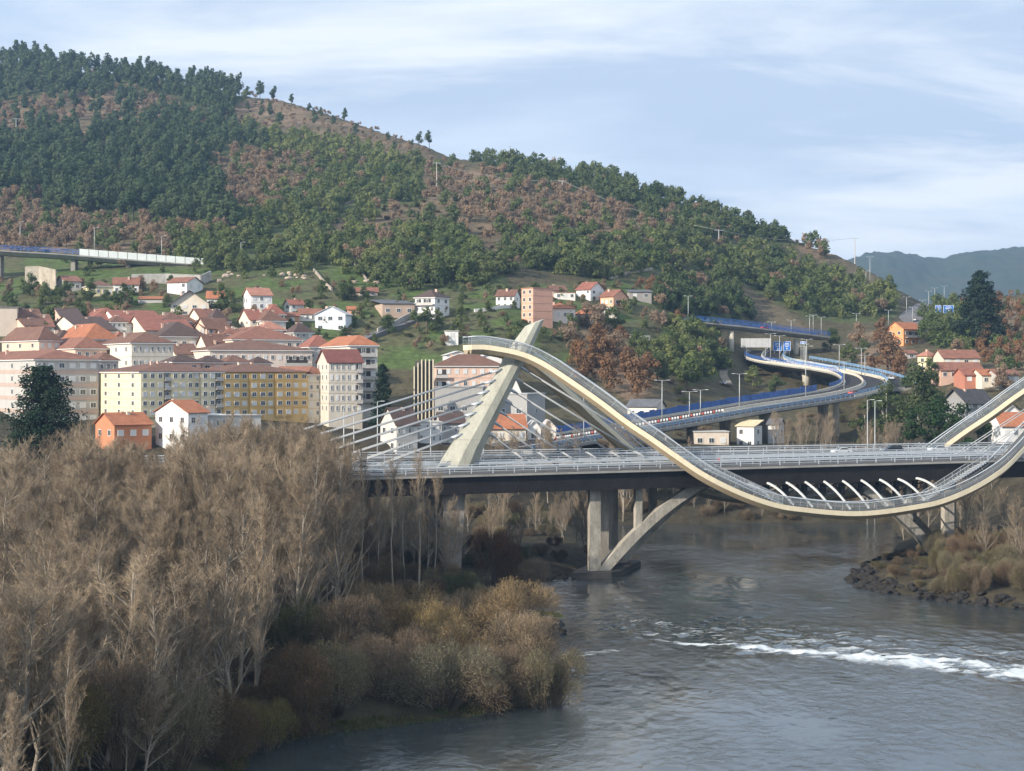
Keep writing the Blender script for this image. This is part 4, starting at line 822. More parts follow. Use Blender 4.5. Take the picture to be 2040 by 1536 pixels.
# round stone pines and a eucalyptus right of the hairpin
def crown_tree(name, label, px, top, Y, rad, lm, seed, lob=16, n=2600, leaf=.32, trunkz=.5, cat='tree', flat=.75, spread=1.0):
    g = np.random.default_rng(seed); x = (px - CX) / F * Y; z0 = gz(x, Y); h = ZC - (top - H) / F * Y - z0; o = thing(name, label, cat, (x, Y, z0 - .3)); L = []
    for i in range(lob):
        a = g.random() * 6.28; q = g.random() ** .6 * rad * .72; zz = h * trunkz + (h * (1 - trunkz) - rad * .25) * g.random() * (1 - .35 * q / rad); L.append((math.cos(a) * q * spread, math.sin(a) * q, zz, rad * (.22 + .2 * g.random())))
    L.append((0, 0, h - rad * .3, rad * .38)); V, Fq = lobes_cloud(L, n, leaf, g, flat, .6); link('crown', np_mesh('crown', V, Fq, lm), o)
    mb = MB(); mb.tube([(0, 0, -1), (.2, 0, h * trunkz), (.1, .1, h * .85)], [.38, .28, .08], 7)
    for l in L[:7]: mb.tube([(.15, 0, h * trunkz * .85), (l[0] * .6, l[1] * .6, l[2] * .85), (l[0], l[1], l[2])], [.16, .1, .04], 5)
    mb.build('trunk', BARKP if lm is L_EUC else BARK, o, smooth=True); return o
L_EUC = leafmat('eucalyptus_leaves', (0.060, 0.090, 0.040), (0.10, 0.12, 0.055), .15); L_SPINE = leafmat('stone_pine_needles', (0.028, 0.060, 0.026), (0.050, 0.085, 0.034), .2)
crown_tree('eucalyptus_tree', 'tall loose eucalyptus between the hairpin and the dark roofed house', 1828, 716, 500, 9.5, L_EUC, 11, 22, 3000, .34, .38)
crown_tree('eucalyptus_tree', 'olive green eucalyptus left of the tall one, before the road end', 1765, 755, 470, 7.0, L_EUC, 12, 18, 2400, .32, .3)
crown_tree('eucalyptus_tree', 'low olive eucalyptus beside the tall cream viaduct pier', 1722, 795, 455, 4.6, L_EUC, 13, 14, 1500, .3, .25)
crown_tree('stone_pine', 'round dark green stone pine left of the dark roofed house', 1870, 782, 452, 8.2, L_SPINE, 14, 18, 3000, .3, .3, 'pine')
crown_tree('stone_pine', 'dark stone pine nearest the footway at right', 1918, 798, 446, 5.6, L_SPINE, 15, 14, 2000, .3, .25, 'pine')
crown_tree('stone_pine', 'dark stone pine in the dip before the eucalyptus', 1815, 812, 447, 4.6, L_SPINE, 16, 12, 1600, .3, .25, 'pine')
crown_tree('stone_pine', 'small dark evergreen beside the dark roofed house', 1965, 815, 460, 3.6, L_SPINE, 17, 10, 1000, .3, .2, 'tree')

# ------------------------------------------------------------------ bare poplars and riverside thicket
TWIG = leafmat('poplar_twigs', (0.285, 0.225, 0.155), (0.220, 0.176, 0.126), .06, 0.0, .4, orand=.28); BRANCH = mat('poplar_bark', (0.25, 0.22, 0.175), .9, .25, .6, fine=.2)
def poplar(seed, h=25.0, wide=1.0, np_=46, low=.12, tw=15):
    g = np.random.default_rng(seed); px_ = np.cumsum(g.normal(size=(10, 2)) * .16, 0); zs = np.linspace(-1, h, 10); path = [(px_[i, 0], px_[i, 1], zs[i]) for i in range(10)]; rad = [.26 * (1 - i / 10.5) + .02 for i in range(10)]
    S0, S1, A0, A1, T0_, T1_, RA = [], [], [], [], [], [], []
    def tp(z): return np.array((np.interp(z, zs, px_[:, 0]), np.interp(z, zs, px_[:, 1]), z))
    for i in range(np_):
        f = (i + g.random()) / np_; z = h * (low + (0.97 - low) * f ** .85); Ln = (2.0 + .27 * (h - z)) * (.7 + .6 * g.random()) * wide; az = g.random() * 6.28; el = R(52 + 26 * g.random()) if wide <= 1.2 else R(30 + 42 * g.random())
        d = np.array((math.cos(az) * math.cos(el), math.sin(az) * math.cos(el), math.sin(el))); p = tp(z); pts = [p]
        for k in range(4): d = unit(d + np.array((0, 0, .13)) + g.normal(size=3) * .10); pts.append(pts[-1] + d * Ln / 4)
        r0 = .012 * Ln + .02
        for k in range(4): A0.append(pts[k]); A1.append(pts[k + 1]); RA.append((r0 * (1 - k / 4.3), r0 * (1 - (k + 1) / 4.3)))
        for j in range(9):
            u = .18 + .8 * (j + g.random()) / 9; k = min(3, int(u * 4)); b = pts[k] + (pts[k + 1] - pts[k]) * (u * 4 - k); dd = unit(unit(pts[k + 1] - pts[k]) + g.normal(size=3) * .42 + np.array((0, 0, .3))); l2 = (.45 + .26 * Ln * (1 - u * .6)) * (.7 + .6 * g.random()); e = b + dd * l2; S0.append(b); S1.append(e)
            for q in range(tw):
                uu = .15 + .85 * g.random(); b2 = b + (e - b) * uu; d2 = unit(dd + g.normal(size=3) * .75 + np.array((0, 0, .3))); T0_.append(b2); T1_.append(b2 + d2 * (.35 + .75 * g.random()))
    RA = np.array(RA); V1, F1 = segs(A0, A1, RA[:, 0], RA[:, 1], 4); V2, F2 = segs(S0, S1, .022, .011, 3); V3, F3 = segs(T0_, T1_, .0125, .006, 3)
    V = np.concatenate([V1, V2, V3]); Fa = np.concatenate([F1, F2 + len(V1), F3 + len(V1) + len(V2)]); mi = np.concatenate([np.zeros(len(F1)), np.ones(len(F2) + len(F3))])
    return np_mesh('crown', V, Fa, [BRANCH, TWIG], mi), trunk_mesh('trunk', path, rad, BRANCH, 6)
POP = [poplar(200 + i, 25, 1.0) for i in range(5)] + [poplar(300 + i, 21, 1.5, 34, .1) for i in range(4)] + [poplar(350 + i, 25, 1.1, 26, .45, 8) for i in range(3)]
def put_poplar(vi, x, y, top_z, label, group, lean=(0, 0), name='bare_poplar', wsc=1.0, z0=None):
    z0 = gz(x, y) if z0 is None else z0; hh = 25 if vi < 5 or vi > 8 else 21; s = max(.25, (top_z - z0) / hh); o = thing(name, label, 'tree', (x, y, z0 - .2), rnd.uniform(0, 6.28), group); w = min(1.15, s * 1.05) * wsc; o.scale = (w, w, s); o.rotation_euler = (lean[0], lean[1], rnd.uniform(0, 6.28))
    cm, tm = POP[vi]; link('trunk', tm, o); link('crown', cm, o); return o
TOPS = [(-200, 850), (0, 838), (60, 850), (130, 862), (200, 880), (300, 890), (400, 860), (480, 845), (560, 852), (640, 868), (680, 900), (700, 965), (800, 985), (880, 1010), (960, 1090), (1080, 1190), (1180, 1300)]
n_p = 0
yy = 138.0
while yy < 312:
    xx = -75.0 + rnd.uniform(-2, 2)
    while xx < 6:
        x, y = xx + rnd.uniform(-1.8, 1.8), yy + rnd.uniform(-2, 2); px = CX + F * x / y; xx += 4.9
        d = float(sdist(np.array([x]), np.array([y]))[0])
        if d < 5 or px < -220 or px > 672: continue
        if px > 520 and y < 215: continue
        top = float(np.interp(px, [a for a, b in TOPS], [b for a, b in TOPS])); dz = rnd.random()
        # trees at the front stand lower on the bank, the tall rows behind make the skyline
        lowr = np.interp(y, [138, 165, 190, 230, 270], [520, 330, 190, 70, 0])
        row = top + lowr * (.6 + .5 * dz) + rnd.uniform(0, 120 if rnd.random() < .4 else 45) * (1 if y < 285 else .6)
        tz = ZC - (row - H) / F * y
        zone = 'tall bare poplar in the back rows of the left bank thicket' if y > 235 else ('bare tree in the middle of the left bank thicket' if y > 185 else 'lower bare tree at the front of the left bank thicket')
        put_poplar(rnd.randrange(5) if rnd.random() < .7 else 5 + rnd.randrange(4), x, y, tz, zone, 'left bank: ' + zone, (rnd.gauss(0, .05), rnd.gauss(0, .05))); n_p += 1
    yy += 5.6
for px, y, top, vi, lab in [(722, 278, 905, 9, 'slender pale trunked bare tree before the bridge deck, left one'), (783, 276, 925, 10, 'slender pale trunked bare tree before the bridge deck, middle one'), (835, 282, 915, 11, 'forked bare tree before the bridge deck, beside the pier'), (690, 270, 900, 3, 'bare tree at the right end of the tall thicket'), (752, 300, 960, 9, 'low spreading bare tree under the deck'), (865, 300, 950, 10, 'spreading bare tree left of the tapered pier'), (805, 296, 965, 11, 'spreading bare tree under the deck behind the pale trunks')]:
    x = (px - CX) / F * y; put_poplar(vi, x, y, ZC - (top - H) / F * y, lab, None, (rnd.gauss(0, .02), rnd.gauss(0, .02)), wsc=.8)
o = put_poplar(6, (40 - CX) / F * 165, 165, ZC - (1130 - H) / F * 165, 'pale bare tree leaning right across the lower left corner', None, (0, R(34)), 'leaning_tree'); o.rotation_euler = (0, R(36), 0)
for k in range(46):
    y = rnd.uniform(146, 186); px = rnd.uniform(-80, 470 if y > 168 else 300); x = (px - CX) / F * y
    if float(sdist(np.array([x]), np.array([y]))[0]) < 3: continue
    put_poplar(5 + rnd.randrange(4), x, y, ZC - (rnd.uniform(1120, 1380) - H) / F * y, 'low tangled bare tree in the lower left corner', 'tangled trees of the lower left corner', (rnd.gauss(0, .16), rnd.gauss(0, .16)), 'tangled_tree', 1.25)
# bank trees behind and beyond the bridge
def scatter_bare(n, p0, p1, y0, y1, r0, r1, label, group, vmin=5, wsc=.8, dmin=1.5):
    k = 0; tries = 0
    while k < n and tries < n * 20:
        tries += 1; px = rnd.uniform(p0, p1); y = rnd.uniform(y0, y1); x = (px - CX) / F * y
        if float(sdist(np.array([x]), np.array([y]))[0]) < dmin: continue
        tz = ZC - (rnd.uniform(r0, r1) - H) / F * y
        if tz - gz(x, y) < 3: tz = gz(x, y) + rnd.uniform(3, 5)
        put_poplar(rnd.randrange(vmin, 9), x, y, tz, label, group, (rnd.gauss(0, .06), rnd.gauss(0, .06)), 'bare_bank_tree', wsc); k += 1
scatter_bare(34, 900, 1180, 338, 425, 975, 1040, 'bare tree on the bank between tapered pier and river arch', 'bank trees between the piers')
scatter_bare(26, 560, 900, 335, 420, 930, 990, 'bare tree on the bank behind the bridge deck at left', 'bank trees behind the left deck')
scatter_bare(22, 690, 905, 300, 345, 985, 1050, 'bare tree in the shade under the left deck end', 'trees under the left deck end', wsc=.9)
scatter_bare(26, 960, 1260, 432, 462, 850, 885, 'brown bare tree above the deck beside the viaduct', 'bare trees along the railway slope', wsc=.7)
scatter_bare(44, 1250, 1790, 441, 474, 955, 995, 'bare bush tree on the far shore under the bridge', 'far shore bare trees', wsc=.7)
scatter_bare(12, 1930, 2140, 300, 350, 985, 1060, 'bare tree on the right bank in front of the arch foot', 'right bank front trees', dmin=4)
scatter_bare(22, 1780, 2150, 385, 440, 950, 985, 'bare tree on the right bank behind the bridge', 'right bank back trees')
scatter_bare(12, 1540, 1660, 470, 500, 822, 850, 'tan bare tree in front of the viaduct piers', 'trees by the viaduct piers', wsc=.7)
scatter_bare(8, 1700, 1800, 440, 452, 850, 870, 'brown bare tree below the eucalyptus', 'trees below the eucalyptus', wsc=.7)

# willow shrubs: rounded domes of fine shoots, tint per shrub
L_SHR = leafmat('willow_leaves', (1.0, .95, .88), (.80, .80, .78), .35, .3, .3, objcol=True)
def shrub(seed, nst=4200, nlf=11000, lob=17):
    g = np.random.default_rng(seed); ang = g.random(lob) * 6.28; q = g.random(lob) ** .6 * .70; L = np.stack([np.cos(ang) * q, np.sin(ang) * q, (.34 + .42 * g.random(lob)) * (1 - .35 * q), .20 + .17 * g.random(lob)], 1)
    pw = L[:, 3] ** 2 / (L[:, 3] ** 2).sum()
    k = g.choice(lob, nst, p=pw); d = unit(g.normal(size=(nst, 3)) + np.array((0, 0, .5))); C = L[k, :3] + d * (L[k, 3] * (.35 + .65 * g.random(nst) ** .5))[:, None]
    b = C * np.array((.4, .4, .0)); dirn = unit(unit(C - b) * .6 + d * .9 + g.normal(size=C.shape) * .35); ln = (.02 + .055 * g.random((nst, 1)) ** 2); V1, F1 = segs(C - dirn * .05, C + dirn * ln, .0030, .0010)
    stems = 120; k2 = g.choice(nst, stems); V0, F0 = segs(b[k2] * .6 - np.array((0, 0, .05)), C[k2], .010, .003)
    k = g.choice(lob, nlf, p=pw); d = unit(g.normal(size=(nlf, 3)) + np.array((0, 0, .35))); C = L[k, :3] + d * (L[k, 3] * (.5 + .58 * g.random(nlf) ** .6))[:, None]; n = len(C); N = unit(d + .7 * g.normal(size=(n, 3))); T = unit(np.cross(N, g.normal(size=(n, 3)))); B = np.cross(N, T); s = (.0045 + .0065 * g.random(n))[:, None]
    V2 = np.stack([C - T * s * 1.6, C + B * s, C + T * s * 1.6], 1).reshape(-1, 3); F2 = np.arange(n * 3).reshape(n, 3)
    me = np_mesh('foliage', np.concatenate([V1, V2]), np.concatenate([F1, F2 + len(V1)]), L_SHR); st = np_mesh('stems', V0, F0, BARK); return me, st
SHR = [shrub(400 + i) for i in range(5)]
def put_shrub(vi, x, y, w, h, col, label, group=None, name='willow_shrub', z=None):
    o = thing(name, label, 'shrub', (x, y, (gz(x, y) if z is None else z) - .15), rnd.uniform(0, 6.28), group); o.scale = (w, w, h); a = link('foliage', SHR[vi][0], o); a.color = (*col, 1); link('stems', SHR[vi][1], o); return o
GOLD = (.30, .232, .14); YEL = (.35, .275, .145); OLV = (.235, .212, .14); GRY = (.25, .235, .168); BRN = (.25, .198, .145); DGR = (.10, .11, .055); TAN = (.305, .248, .175)
SHL = [(1085, 1388, 150, 150, OLV, 'large olive willow at the tip of the left bank'), (1040, 1345, 170, 150, TAN, 'tan willow just behind the olive one at the bank tip'), (1010, 1275, 180, 130, GOLD, 'golden brown willow beside the mossy rock ledge'), (935, 1270, 150, 110, TAN, 'tan willow left of the golden brown one'), (845, 1290, 140, 110, YEL, 'yellow willow, brightest of the riverside shrubs'), (780, 1275, 190, 130, GOLD, 'broad golden willow at the back of the shrubs'), (985, 1390, 180, 130, BRN, 'brown willow at the waterline left of the bank tip'), (880, 1400, 200, 140, GRY, 'grey green willow in front by the grass strip'), (770, 1400, 170, 140, BRN, 'brown willow left of the grey green one'), (900, 1340, 180, 120, GOLD, 'gold brown willow behind the grey green one'), (800, 1345, 170, 110, BRN, 'brownish willow behind, below the yellow one'), (690, 1330, 160, 150, BRN, 'brown shrub left of the golden willow'), (670, 1420, 170, 150, OLV, 'olive shrub above the left part of the grass strip'), (915, 1205, 90, 80, DGR, 'dark green shrub at the foot of the tapered pier'), (960, 1215, 70, 60, OLV, 'small olive shrub right of the dark green one'), (990, 1160, 110, 130, (.10, .06, .04), 'dark red brown bush right of the tapered pier'), (1060, 1150, 90, 70, BRN, 'brown bush at the water left of the arch footing'),
 (590, 1440, 170, 190, (.17, .12, .075), 'brown shrub at the left end of the grass strip'), (520, 1470, 150, 140, (.20, .175, .07), 'yellow green shrub near the lower left waterline'), (440, 1500, 170, 160, (.15, .11, .07), 'brown thicket shrub at the lower left waterline'), (350, 1530, 190, 200, OLV, 'olive shrub in the lower left thicket'), (240, 1545, 200, 230, BRN, 'brown shrub in the lower left thicket'), (120, 1560, 210, 220, (.20, .165, .07), 'yellowish shrub low at the left edge'), (20, 1560, 200, 230, BRN, 'brown shrub in the lower left corner'), (600, 1330, 130, 150, DGR, 'dark green shrub inside the thicket'), (450, 1340, 150, 170, OLV, 'olive shrub inside the left thicket'), (300, 1400, 170, 180, (.16, .125, .07), 'brown olive shrub inside the left thicket'), (150, 1420, 170, 170, OLV, 'olive shrub deep in the left thicket')]
for i, (px, row, wp, hpx, col, lab) in enumerate(SHL):
    row -= 17 if row >= 1380 else 0
    y = 37.8 * F / (row - H); x = (px - CX) / F * y; put_shrub(i % 5, x, y, wp * y / F * .66, hpx * y / F * 1.0, col, lab)
for k in range(150):
    px = rnd.uniform(1710, 2150); y = rnd.uniform(283, 350); x = (px - CX) / F * y
    if float(sdist(np.array([x]), np.array([y]))[0]) < 2.5: continue
    put_shrub(rnd.randrange(5), x, y, *((rnd.uniform(1.0, 2.2), rnd.uniform(1.0, 2.2)) if px < 1870 else (rnd.uniform(2.2, 4.4), rnd.uniform(3.0, 7.0))), rnd.choice([BRN, (.20, .155, .105), (.17, .155, .09), OLV, (.15, .11, .075), (.22, .16, .11)]), 'brown and olive bush on the stony right bank', 'bushes on the right bank', 'bank_bush')
for k in range(110):
    px = rnd.uniform(1190, 1800); y = rnd.uniform(440, 470); x = (px - CX) / F * y
    if float(sdist(np.array([x]), np.array([y]))[0]) < 1.0: continue
    put_shrub(rnd.randrange(5), x, y, rnd.uniform(2, 4), rnd.uniform(2.0, 4.2), rnd.choice([BRN, DGR, OLV, (.13, .10, .07), TAN]), 'dark bush on the far shore under the bridge', 'bushes on the far shore', 'shore_bush')
for k in range(46):
    px = rnd.uniform(890, 1200); y = rnd.uniform(305, 420); x = (px - CX) / F * y
    if float(sdist(np.array([x]), np.array([y]))[0]) < 1.5: continue
    put_shrub(rnd.randrange(5), x, y, rnd.uniform(2, 3.6), rnd.uniform(2.0, 4.5), rnd.choice([BRN, BRN, OLV, DGR, (.11, .075, .05)]), 'brown bush on the bank around the left arch foot', 'bushes on the left arch bank', 'bank_bush')
for k in range(120):
    px = rnd.uniform(-60, 700) if k < 85 else rnd.uniform(690, 900); y = rnd.uniform(150, 300) if k < 85 else rnd.uniform(262, 335); x = (px - CX) / F * y
    if float(sdist(np.array([x]), np.array([y]))[0]) < 2: continue
    put_shrub(rnd.randrange(5), x, y, rnd.uniform(2, 3.6), rnd.uniform(2.5, 5.5), rnd.choice([BRN, BRN, OLV, (.15, .12, .07), (.13, .09, .06)]), 'undergrowth bush between the left bank poplars', 'undergrowth of the left thicket', 'undergrowth_bush')
for k in range(60):
    px = rnd.uniform(560, 1300); row = rnd.uniform(560, 700); g = ground(px, row); put_shrub(rnd.randrange(5), g.x, g.y, rnd.uniform(1.2, 2.6), rnd.uniform(1.0, 2.6), rnd.choice([DGR, OLV, (.09, .11, .045), BRN, (.06, .08, .035)]), 'garden bush among the village houses', 'garden bushes of the village', 'garden_bush', g.z)
for k in range(60):
    px = rnd.uniform(1330, 1760); row = rnd.uniform(740, 885); g = ground(px, row); put_shrub(rnd.randrange(5), g.x, g.y, rnd.uniform(1.5, 3.4), rnd.uniform(1.2, 3.2), rnd.choice([DGR, OLV, (.10, .12, .05), BRN, TAN]), 'bush on the slope inside the hairpin road', 'bushes inside the hairpin', 'slope_bush', g.z)
for k in range(60):
    px = rnd.uniform(1780, 2080); row = rnd.uniform(690, 870); g = ground(px, row); put_shrub(rnd.randrange(5), g.x, g.y, rnd.uniform(1.5, 3.2), rnd.uniform(1.2, 3.0), rnd.choice([DGR, OLV, (.10, .12, .05), BRN, TAN]), 'bush on the slope around the red roofed houses', 'bushes at the right slope', 'slope_bush', g.z)
# waterline grass
def shore_grass():
    g = np.random.default_rng(5); C = []
    for (x0, y0), (x1, y1) in zip(WXY[2:9], WXY[3:10]):
        L = math.hypot(x1 - x0, y1 - y0); n = int(L * 95); u = g.random(n); nx, ny = -(y1 - y0) / L, (x1 - x0) / L; off = g.random(n) * 3.0 - .3; C.append(np.stack([x0 + (x1 - x0) * u + nx * off, y0 + (y1 - y0) * u + ny * off], 1))
    C = np.concatenate(C); z = ground_z(C[:, 0], C[:, 1]); ok = z > -.25; C = C[ok]; z = z[ok]; cl = vnoise(C[:, 0] / 1.3, C[:, 1] / 1.3, 77); ok = cl > .35; C, z, cl = C[ok], z[ok], cl[ok]; n = len(C)
    P0 = np.stack([C[:, 0], C[:, 1], z - .1], 1); P1 = P0 + np.stack([g.normal(size=n) * .3, g.normal(size=n) * .3, .25 + .8 * cl * g.random(n)], 1); V, Fa = segs(P0, P1, .05, .008)
    o = link('shore_grass', np_mesh('shore_grass', V, Fa, leafmat('wet_grass', (0.055, 0.085, 0.022), (0.14, 0.12, 0.06), .5, .2, .4)), None, 'stuff'); o['label'] = 'green and straw coloured grass along the left waterline'; o['category'] = 'grass'
shore_grass()

# ------------------------------------------------------------------ buildings
def wallmat(c): return mat('render_%02d_%02d_%02d' % tuple(int(round(v * 99)) for v in c), c, .85, .08, .35, fine=.05, stretch=(1, 1, .5))
def tilemat(c): return mat('tiles_%02d_%02d_%02d' % tuple(int(round(v * 99)) for v in c), c, .85, .2, .5, .25, col2=tuple(v * .62 for v in c), fine=.22)
M_wfr = mat('window_frame_white', (.68, .68, .66), .5, .05, 1); M_glass = mat('window_glass', (.045, .055, .06), .12, .3, .8, spec=.6); M_blind = mat('roller_blind', (.60, .61, .60), .7, .12, .7); M_gdoor = mat('dark_opening', (.05, .045, .04), .8, .2, 1); M_balc = mat('balcony_concrete', (.45, .43, .40), .8, .1, .6)
WINM = {}
def winmesh(w, h):
    k = (round(w, 1), round(h, 1))
    if k not in WINM:
        w, h = k; fr = MB(); t = .13
        fr.box((-w / 2 + t / 2, 0, 0), (t, .14, h)); fr.box((w / 2 - t / 2, 0, 0), (t, .14, h)); fr.box((0, 0, h / 2 - t / 2), (w - 2 * t, .14, t)); fr.box((0, 0, -h / 2 + t / 2), (w - 2 * t, .18, t)); fr.box((0, -.005, 0), (.06, .12, h - 2 * t))
        p = MB(); p.box((0, 0, 0), (w - 2 * t, .06, h - 2 * t)); b = MB(); b.box((0, -.03, 0), (w - 2 * t - .01, .05, (h - 2 * t)))
        WINM[k] = (fr.mesh('window', M_wfr), p.mesh('pane', M_glass), b.mesh('blind', M_blind))
    return WINM[k]
TERR = (.27, .125, .085); BRNR = (.195, .105, .075); DKR = (.105, .07, .06); ORG = (.42, .165, .085); RED = (.30, .12, .085); GREYR = (.14, .145, .16); PINKR = (.42, .20, .14)
WHT = (.74, .73, .70); CRM = (.74, .63, .40); CREAM2 = (.66, .60, .49); OCH = (.64, .45, .19); GRW = (.43, .42, .39); PNK = (.64, .46, .36); SALM = (.64, .36, .26); GRY_ = (.30, .30, .29); BLUW = (.68, .73, .78)
def solve(P, d, px): u = (px - CX) / F; return (u * P.y - P.x) / (d.x - u * d.y)
def house(name, label, pl, pc, pr, base, eave, ridge, a=25, roof='gx', wall=WHT, rc=TERR, nf=(3, 2), ns=(2, 2), Y=None, dep=None, cat='house', trim=True, chim=1, balc=(), blind=.35, corner=None, ov=.55, wf=.42, hf=.5, bandc=None, bays=()):
    """a box seen at its near corner pc; pl..pc and pc..pr are the two faces in view"""
    ar = R(a); ex = Vector((math.cos(ar), math.sin(ar), 0)); ey = Vector((-math.sin(ar), math.cos(ar), 0))
    if corner is not None: P0 = Vector(corner)
    else:
        if Y is None: g = ground(pc, base); Y = g.y
        P0 = Vector(((pc - CX) / F * Y, Y, 0))
    Yc = P0.y; z0 = ZC - (base - H) / F * Yc; ze = ZC - (eave - H) / F * Yc; zr = ZC - (ridge - H) / F * (Yc + 4)
    if a >= 0: w = abs(solve(P0, ex, pr)); d = abs(solve(P0, ey, pl)) if pl is not None and pl < pc - 1 else (dep or w * .7); org = P0.copy()
    else: w = abs(solve(P0, -ex, pl)); d = abs(solve(P0, ey, pr)) if pr is not None and pr > pc + 1 else (dep or w * .7); org = P0 - ex * w
    if dep: d = dep
    cs = [org, org + ex * w, org + ex * w + ey * d, org + ey * d]; zlow = min(gz(p.x, p.y) for p in cs) - .6; zb = min(z0, zlow) - z0
    h = ze - z0; rh = max(.3, zr - ze); o = thing(name, label, cat, (org.x, org.y, z0), ar)
    wm = MB(); wm.box((w / 2, d / 2, (zb + h) / 2), (w, d, h - zb)); k = rh
    if roof == 'gx': wm.add([(0.01, 0.01, h), (0.01, d - .01, h), (0.01, d / 2, h + k), (w - .01, 0.01, h), (w - .01, d - .01, h), (w - .01, d / 2, h + k)], [(0, 2, 1), (3, 4, 5)])
    if roof == 'gy': wm.add([(0.01, 0.01, h), (w - .01, 0.01, h), (w / 2, .01, h + k), (0.01, d - .01, h), (w - .01, d - .01, h), (w / 2, d - .01, h + k)], [(0, 1, 2), (3, 5, 4)])
    wm.build('wall', wallmat(wall), o); t = .16
    if bandc:
        nfl = nf[1]
        for i in range(nfl): b = MB(); b.box((w / 2, d / 2, h * (i + .08) / nfl), (w + .12, d + .12, h / nfl * .3)); b.build('storey_band', wallmat(bandc), o)
    if nf[1] >= 3 or ns[1] >= 3:
        nfl = max(nf[1], ns[1])
        for i in range(1, nfl): b = MB(); b.box((w / 2, d / 2, h * (i + .02) / nfl), (w + .1, d + .1, .16)); b.build('storey_line', wallmat(tuple(v * .72 for v in wall)), o)
    for c0, c1, bc_ in bays: b = MB(); b.box((w * (c0 + c1) / 2, -.35, h / 2 - .2), (w * (c1 - c0), .7, h - .5)); b.build('bay', wallmat(bc_ or wall), o)
    rm = MB()
    def slabq(p, q, r_, s):
        n = (Vector(q) - Vector(p)).cross(Vector(s) - Vector(p)).normalized(); n = n if n.z > 0 else -n; top = [Vector(x) + n * t for x in (p, q, r_, s)]
        rm.add([p, q, r_, s] + [tuple(x) for x in top], [(0, 1, 2, 3), (4, 5, 6, 7), (0, 1, 5, 4), (1, 2, 6, 5), (2, 3, 7, 6), (3, 0, 4, 7)])
    def trip(p, q, r_):
        n = (Vector(q) - Vector(p)).cross(Vector(r_) - Vector(p)).normalized(); n = n if n.z > 0 else -n; top = [tuple(Vector(x) + n * t) for x in (p, q, r_)]; rm.add([p, q, r_] + top, [(0, 1, 2), (3, 4, 5), (0, 1, 4, 3), (1, 2, 5, 4), (2, 0, 3, 5)])
    e = ov; dz = 0.02
    if roof == 'gx': sl = k / (d / 2) * e; slabq((-e, -e, h - sl + dz), (w + e, -e, h - sl + dz), (w + e, d / 2, h + k + dz), (-e, d / 2, h + k + dz)); slabq((-e, d + e, h - sl + dz), (w + e, d + e, h - sl + dz), (w + e, d / 2, h + k + dz), (-e, d / 2, h + k + dz))
    elif roof == 'gy': sl = k / (w / 2) * e; slabq((-e, -e, h - sl + dz), (-e, d + e, h - sl + dz), (w / 2, d + e, h + k + dz), (w / 2, -e, h + k + dz)); slabq((w + e, -e, h - sl + dz), (w + e, d + e, h - sl + dz), (w / 2, d + e, h + k + dz), (w / 2, -e, h + k + dz))
    elif roof == 'hip':
        i_ = min(w, d) * .5
        if w >= d: A, B = (i_, d / 2, h + k), (w - i_ + .01, d / 2, h + k)
        else: A, B = (w / 2, i_, h + k), (w / 2, d - i_ + .01, h + k)
        q0, q1, q2, q3 = (-e, -e, h + dz), (w + e, -e, h + dz), (w + e, d + e, h + dz), (-e, d + e, h + dz)
        if w >= d: slabq(q0, q1, B, A); slabq(q3, q2, B, A); trip(q0, q3, A); trip(q1, q2, B)
        else: trip(q0, q1, A); trip(q3, q2, B); slabq(q0, q3, B, A); slabq(q1, q2, B, A)
    elif roof == 'shed': slabq((-e, -e, h + dz), (w + e, -e, h + dz), (w + e, d + e, h + k), (-e, d + e, h + k))
    else: rm.box((w / 2, d / 2, h + .15), (w + .5, d + .5, .3))
    ro = rm.build('roof', tilemat(rc) if roof != 'flat' else wallmat(rc), o)
    if trim and roof == 'hip': b = MB(); b.box((w / 2, d / 2, h - .13), (w + 2 * e + .1, d + 2 * e + .1, .26)); b.build('eaves', M_wfr, o)
    for c in range(chim):
        b = MB(); cx_, cy_ = w * (.25 + .5 * rnd.random()), d * (.35 + .3 * rnd.random()); ch = k * .75 + .9; b.box((cx_, cy_, h + ch / 2), (.75, .75, ch)); b.box((cx_, cy_, h + ch + .1), (.95, .95, .18)); b.build('chimney', wallmat(CREAM2 if c % 2 else PNK), ro)
    def face(cols, rows, L, fn, rz):
        if not cols or not rows: return
        fh = h / rows; ww = min(1.8, L / cols * wf * 1.15); wh = min(1.6, fh * hf * 1.1)
        fm, pm, bm = winmesh(max(.5, ww), max(.5, wh))
        for r_ in range(rows):
            for c in range(cols):
                x = L * (c + .5) / cols; z = fh * (r_ + .55); wo_ = link('window', fm, o, loc=fn(x, z)); wo_.rotation_euler = (0, 0, rz)
                pn = link('pane', pm, wo_)
                if rnd.random() < blind: link('blind', bm, wo_)
    face(nf[0], nf[1], w, lambda x, z: (x, -.05 - (.7 if any(a_ < x / w < b_ for a_, b_, q_ in bays) else 0), z), 0)
    if a >= 0: face(ns[0], ns[1], d, lambda x, z: (-.05, x, z), R(90))
    else: face(ns[0], ns[1], d, lambda x, z: (w + .05, x, z), R(90))
    for (c0, c1, rws) in balc:
        fh = h / nf[1]
        for r_ in rws:
            b = MB(); x0, x1 = w * c0, w * c1; zf_ = fh * r_ + .1; b.box(((x0 + x1) / 2, -.65, zf_), (x1 - x0, 1.3, .2)); b.box(((x0 + x1) / 2, -1.26, zf_ + .55), (x1 - x0, .08, .9)); bo = b.build('balcony', M_balc, o); dk = MB(); dk.box(((x0 + x1) / 2, -.03, zf_ + 1.35), ((x1 - x0) * .8, .05, fh * .68)); dk.build('balcony_door', M_gdoor, bo)
    end = org + ex * w; o['_'] = 0; del o['_']
    return o, end, (w, d, h, z0)
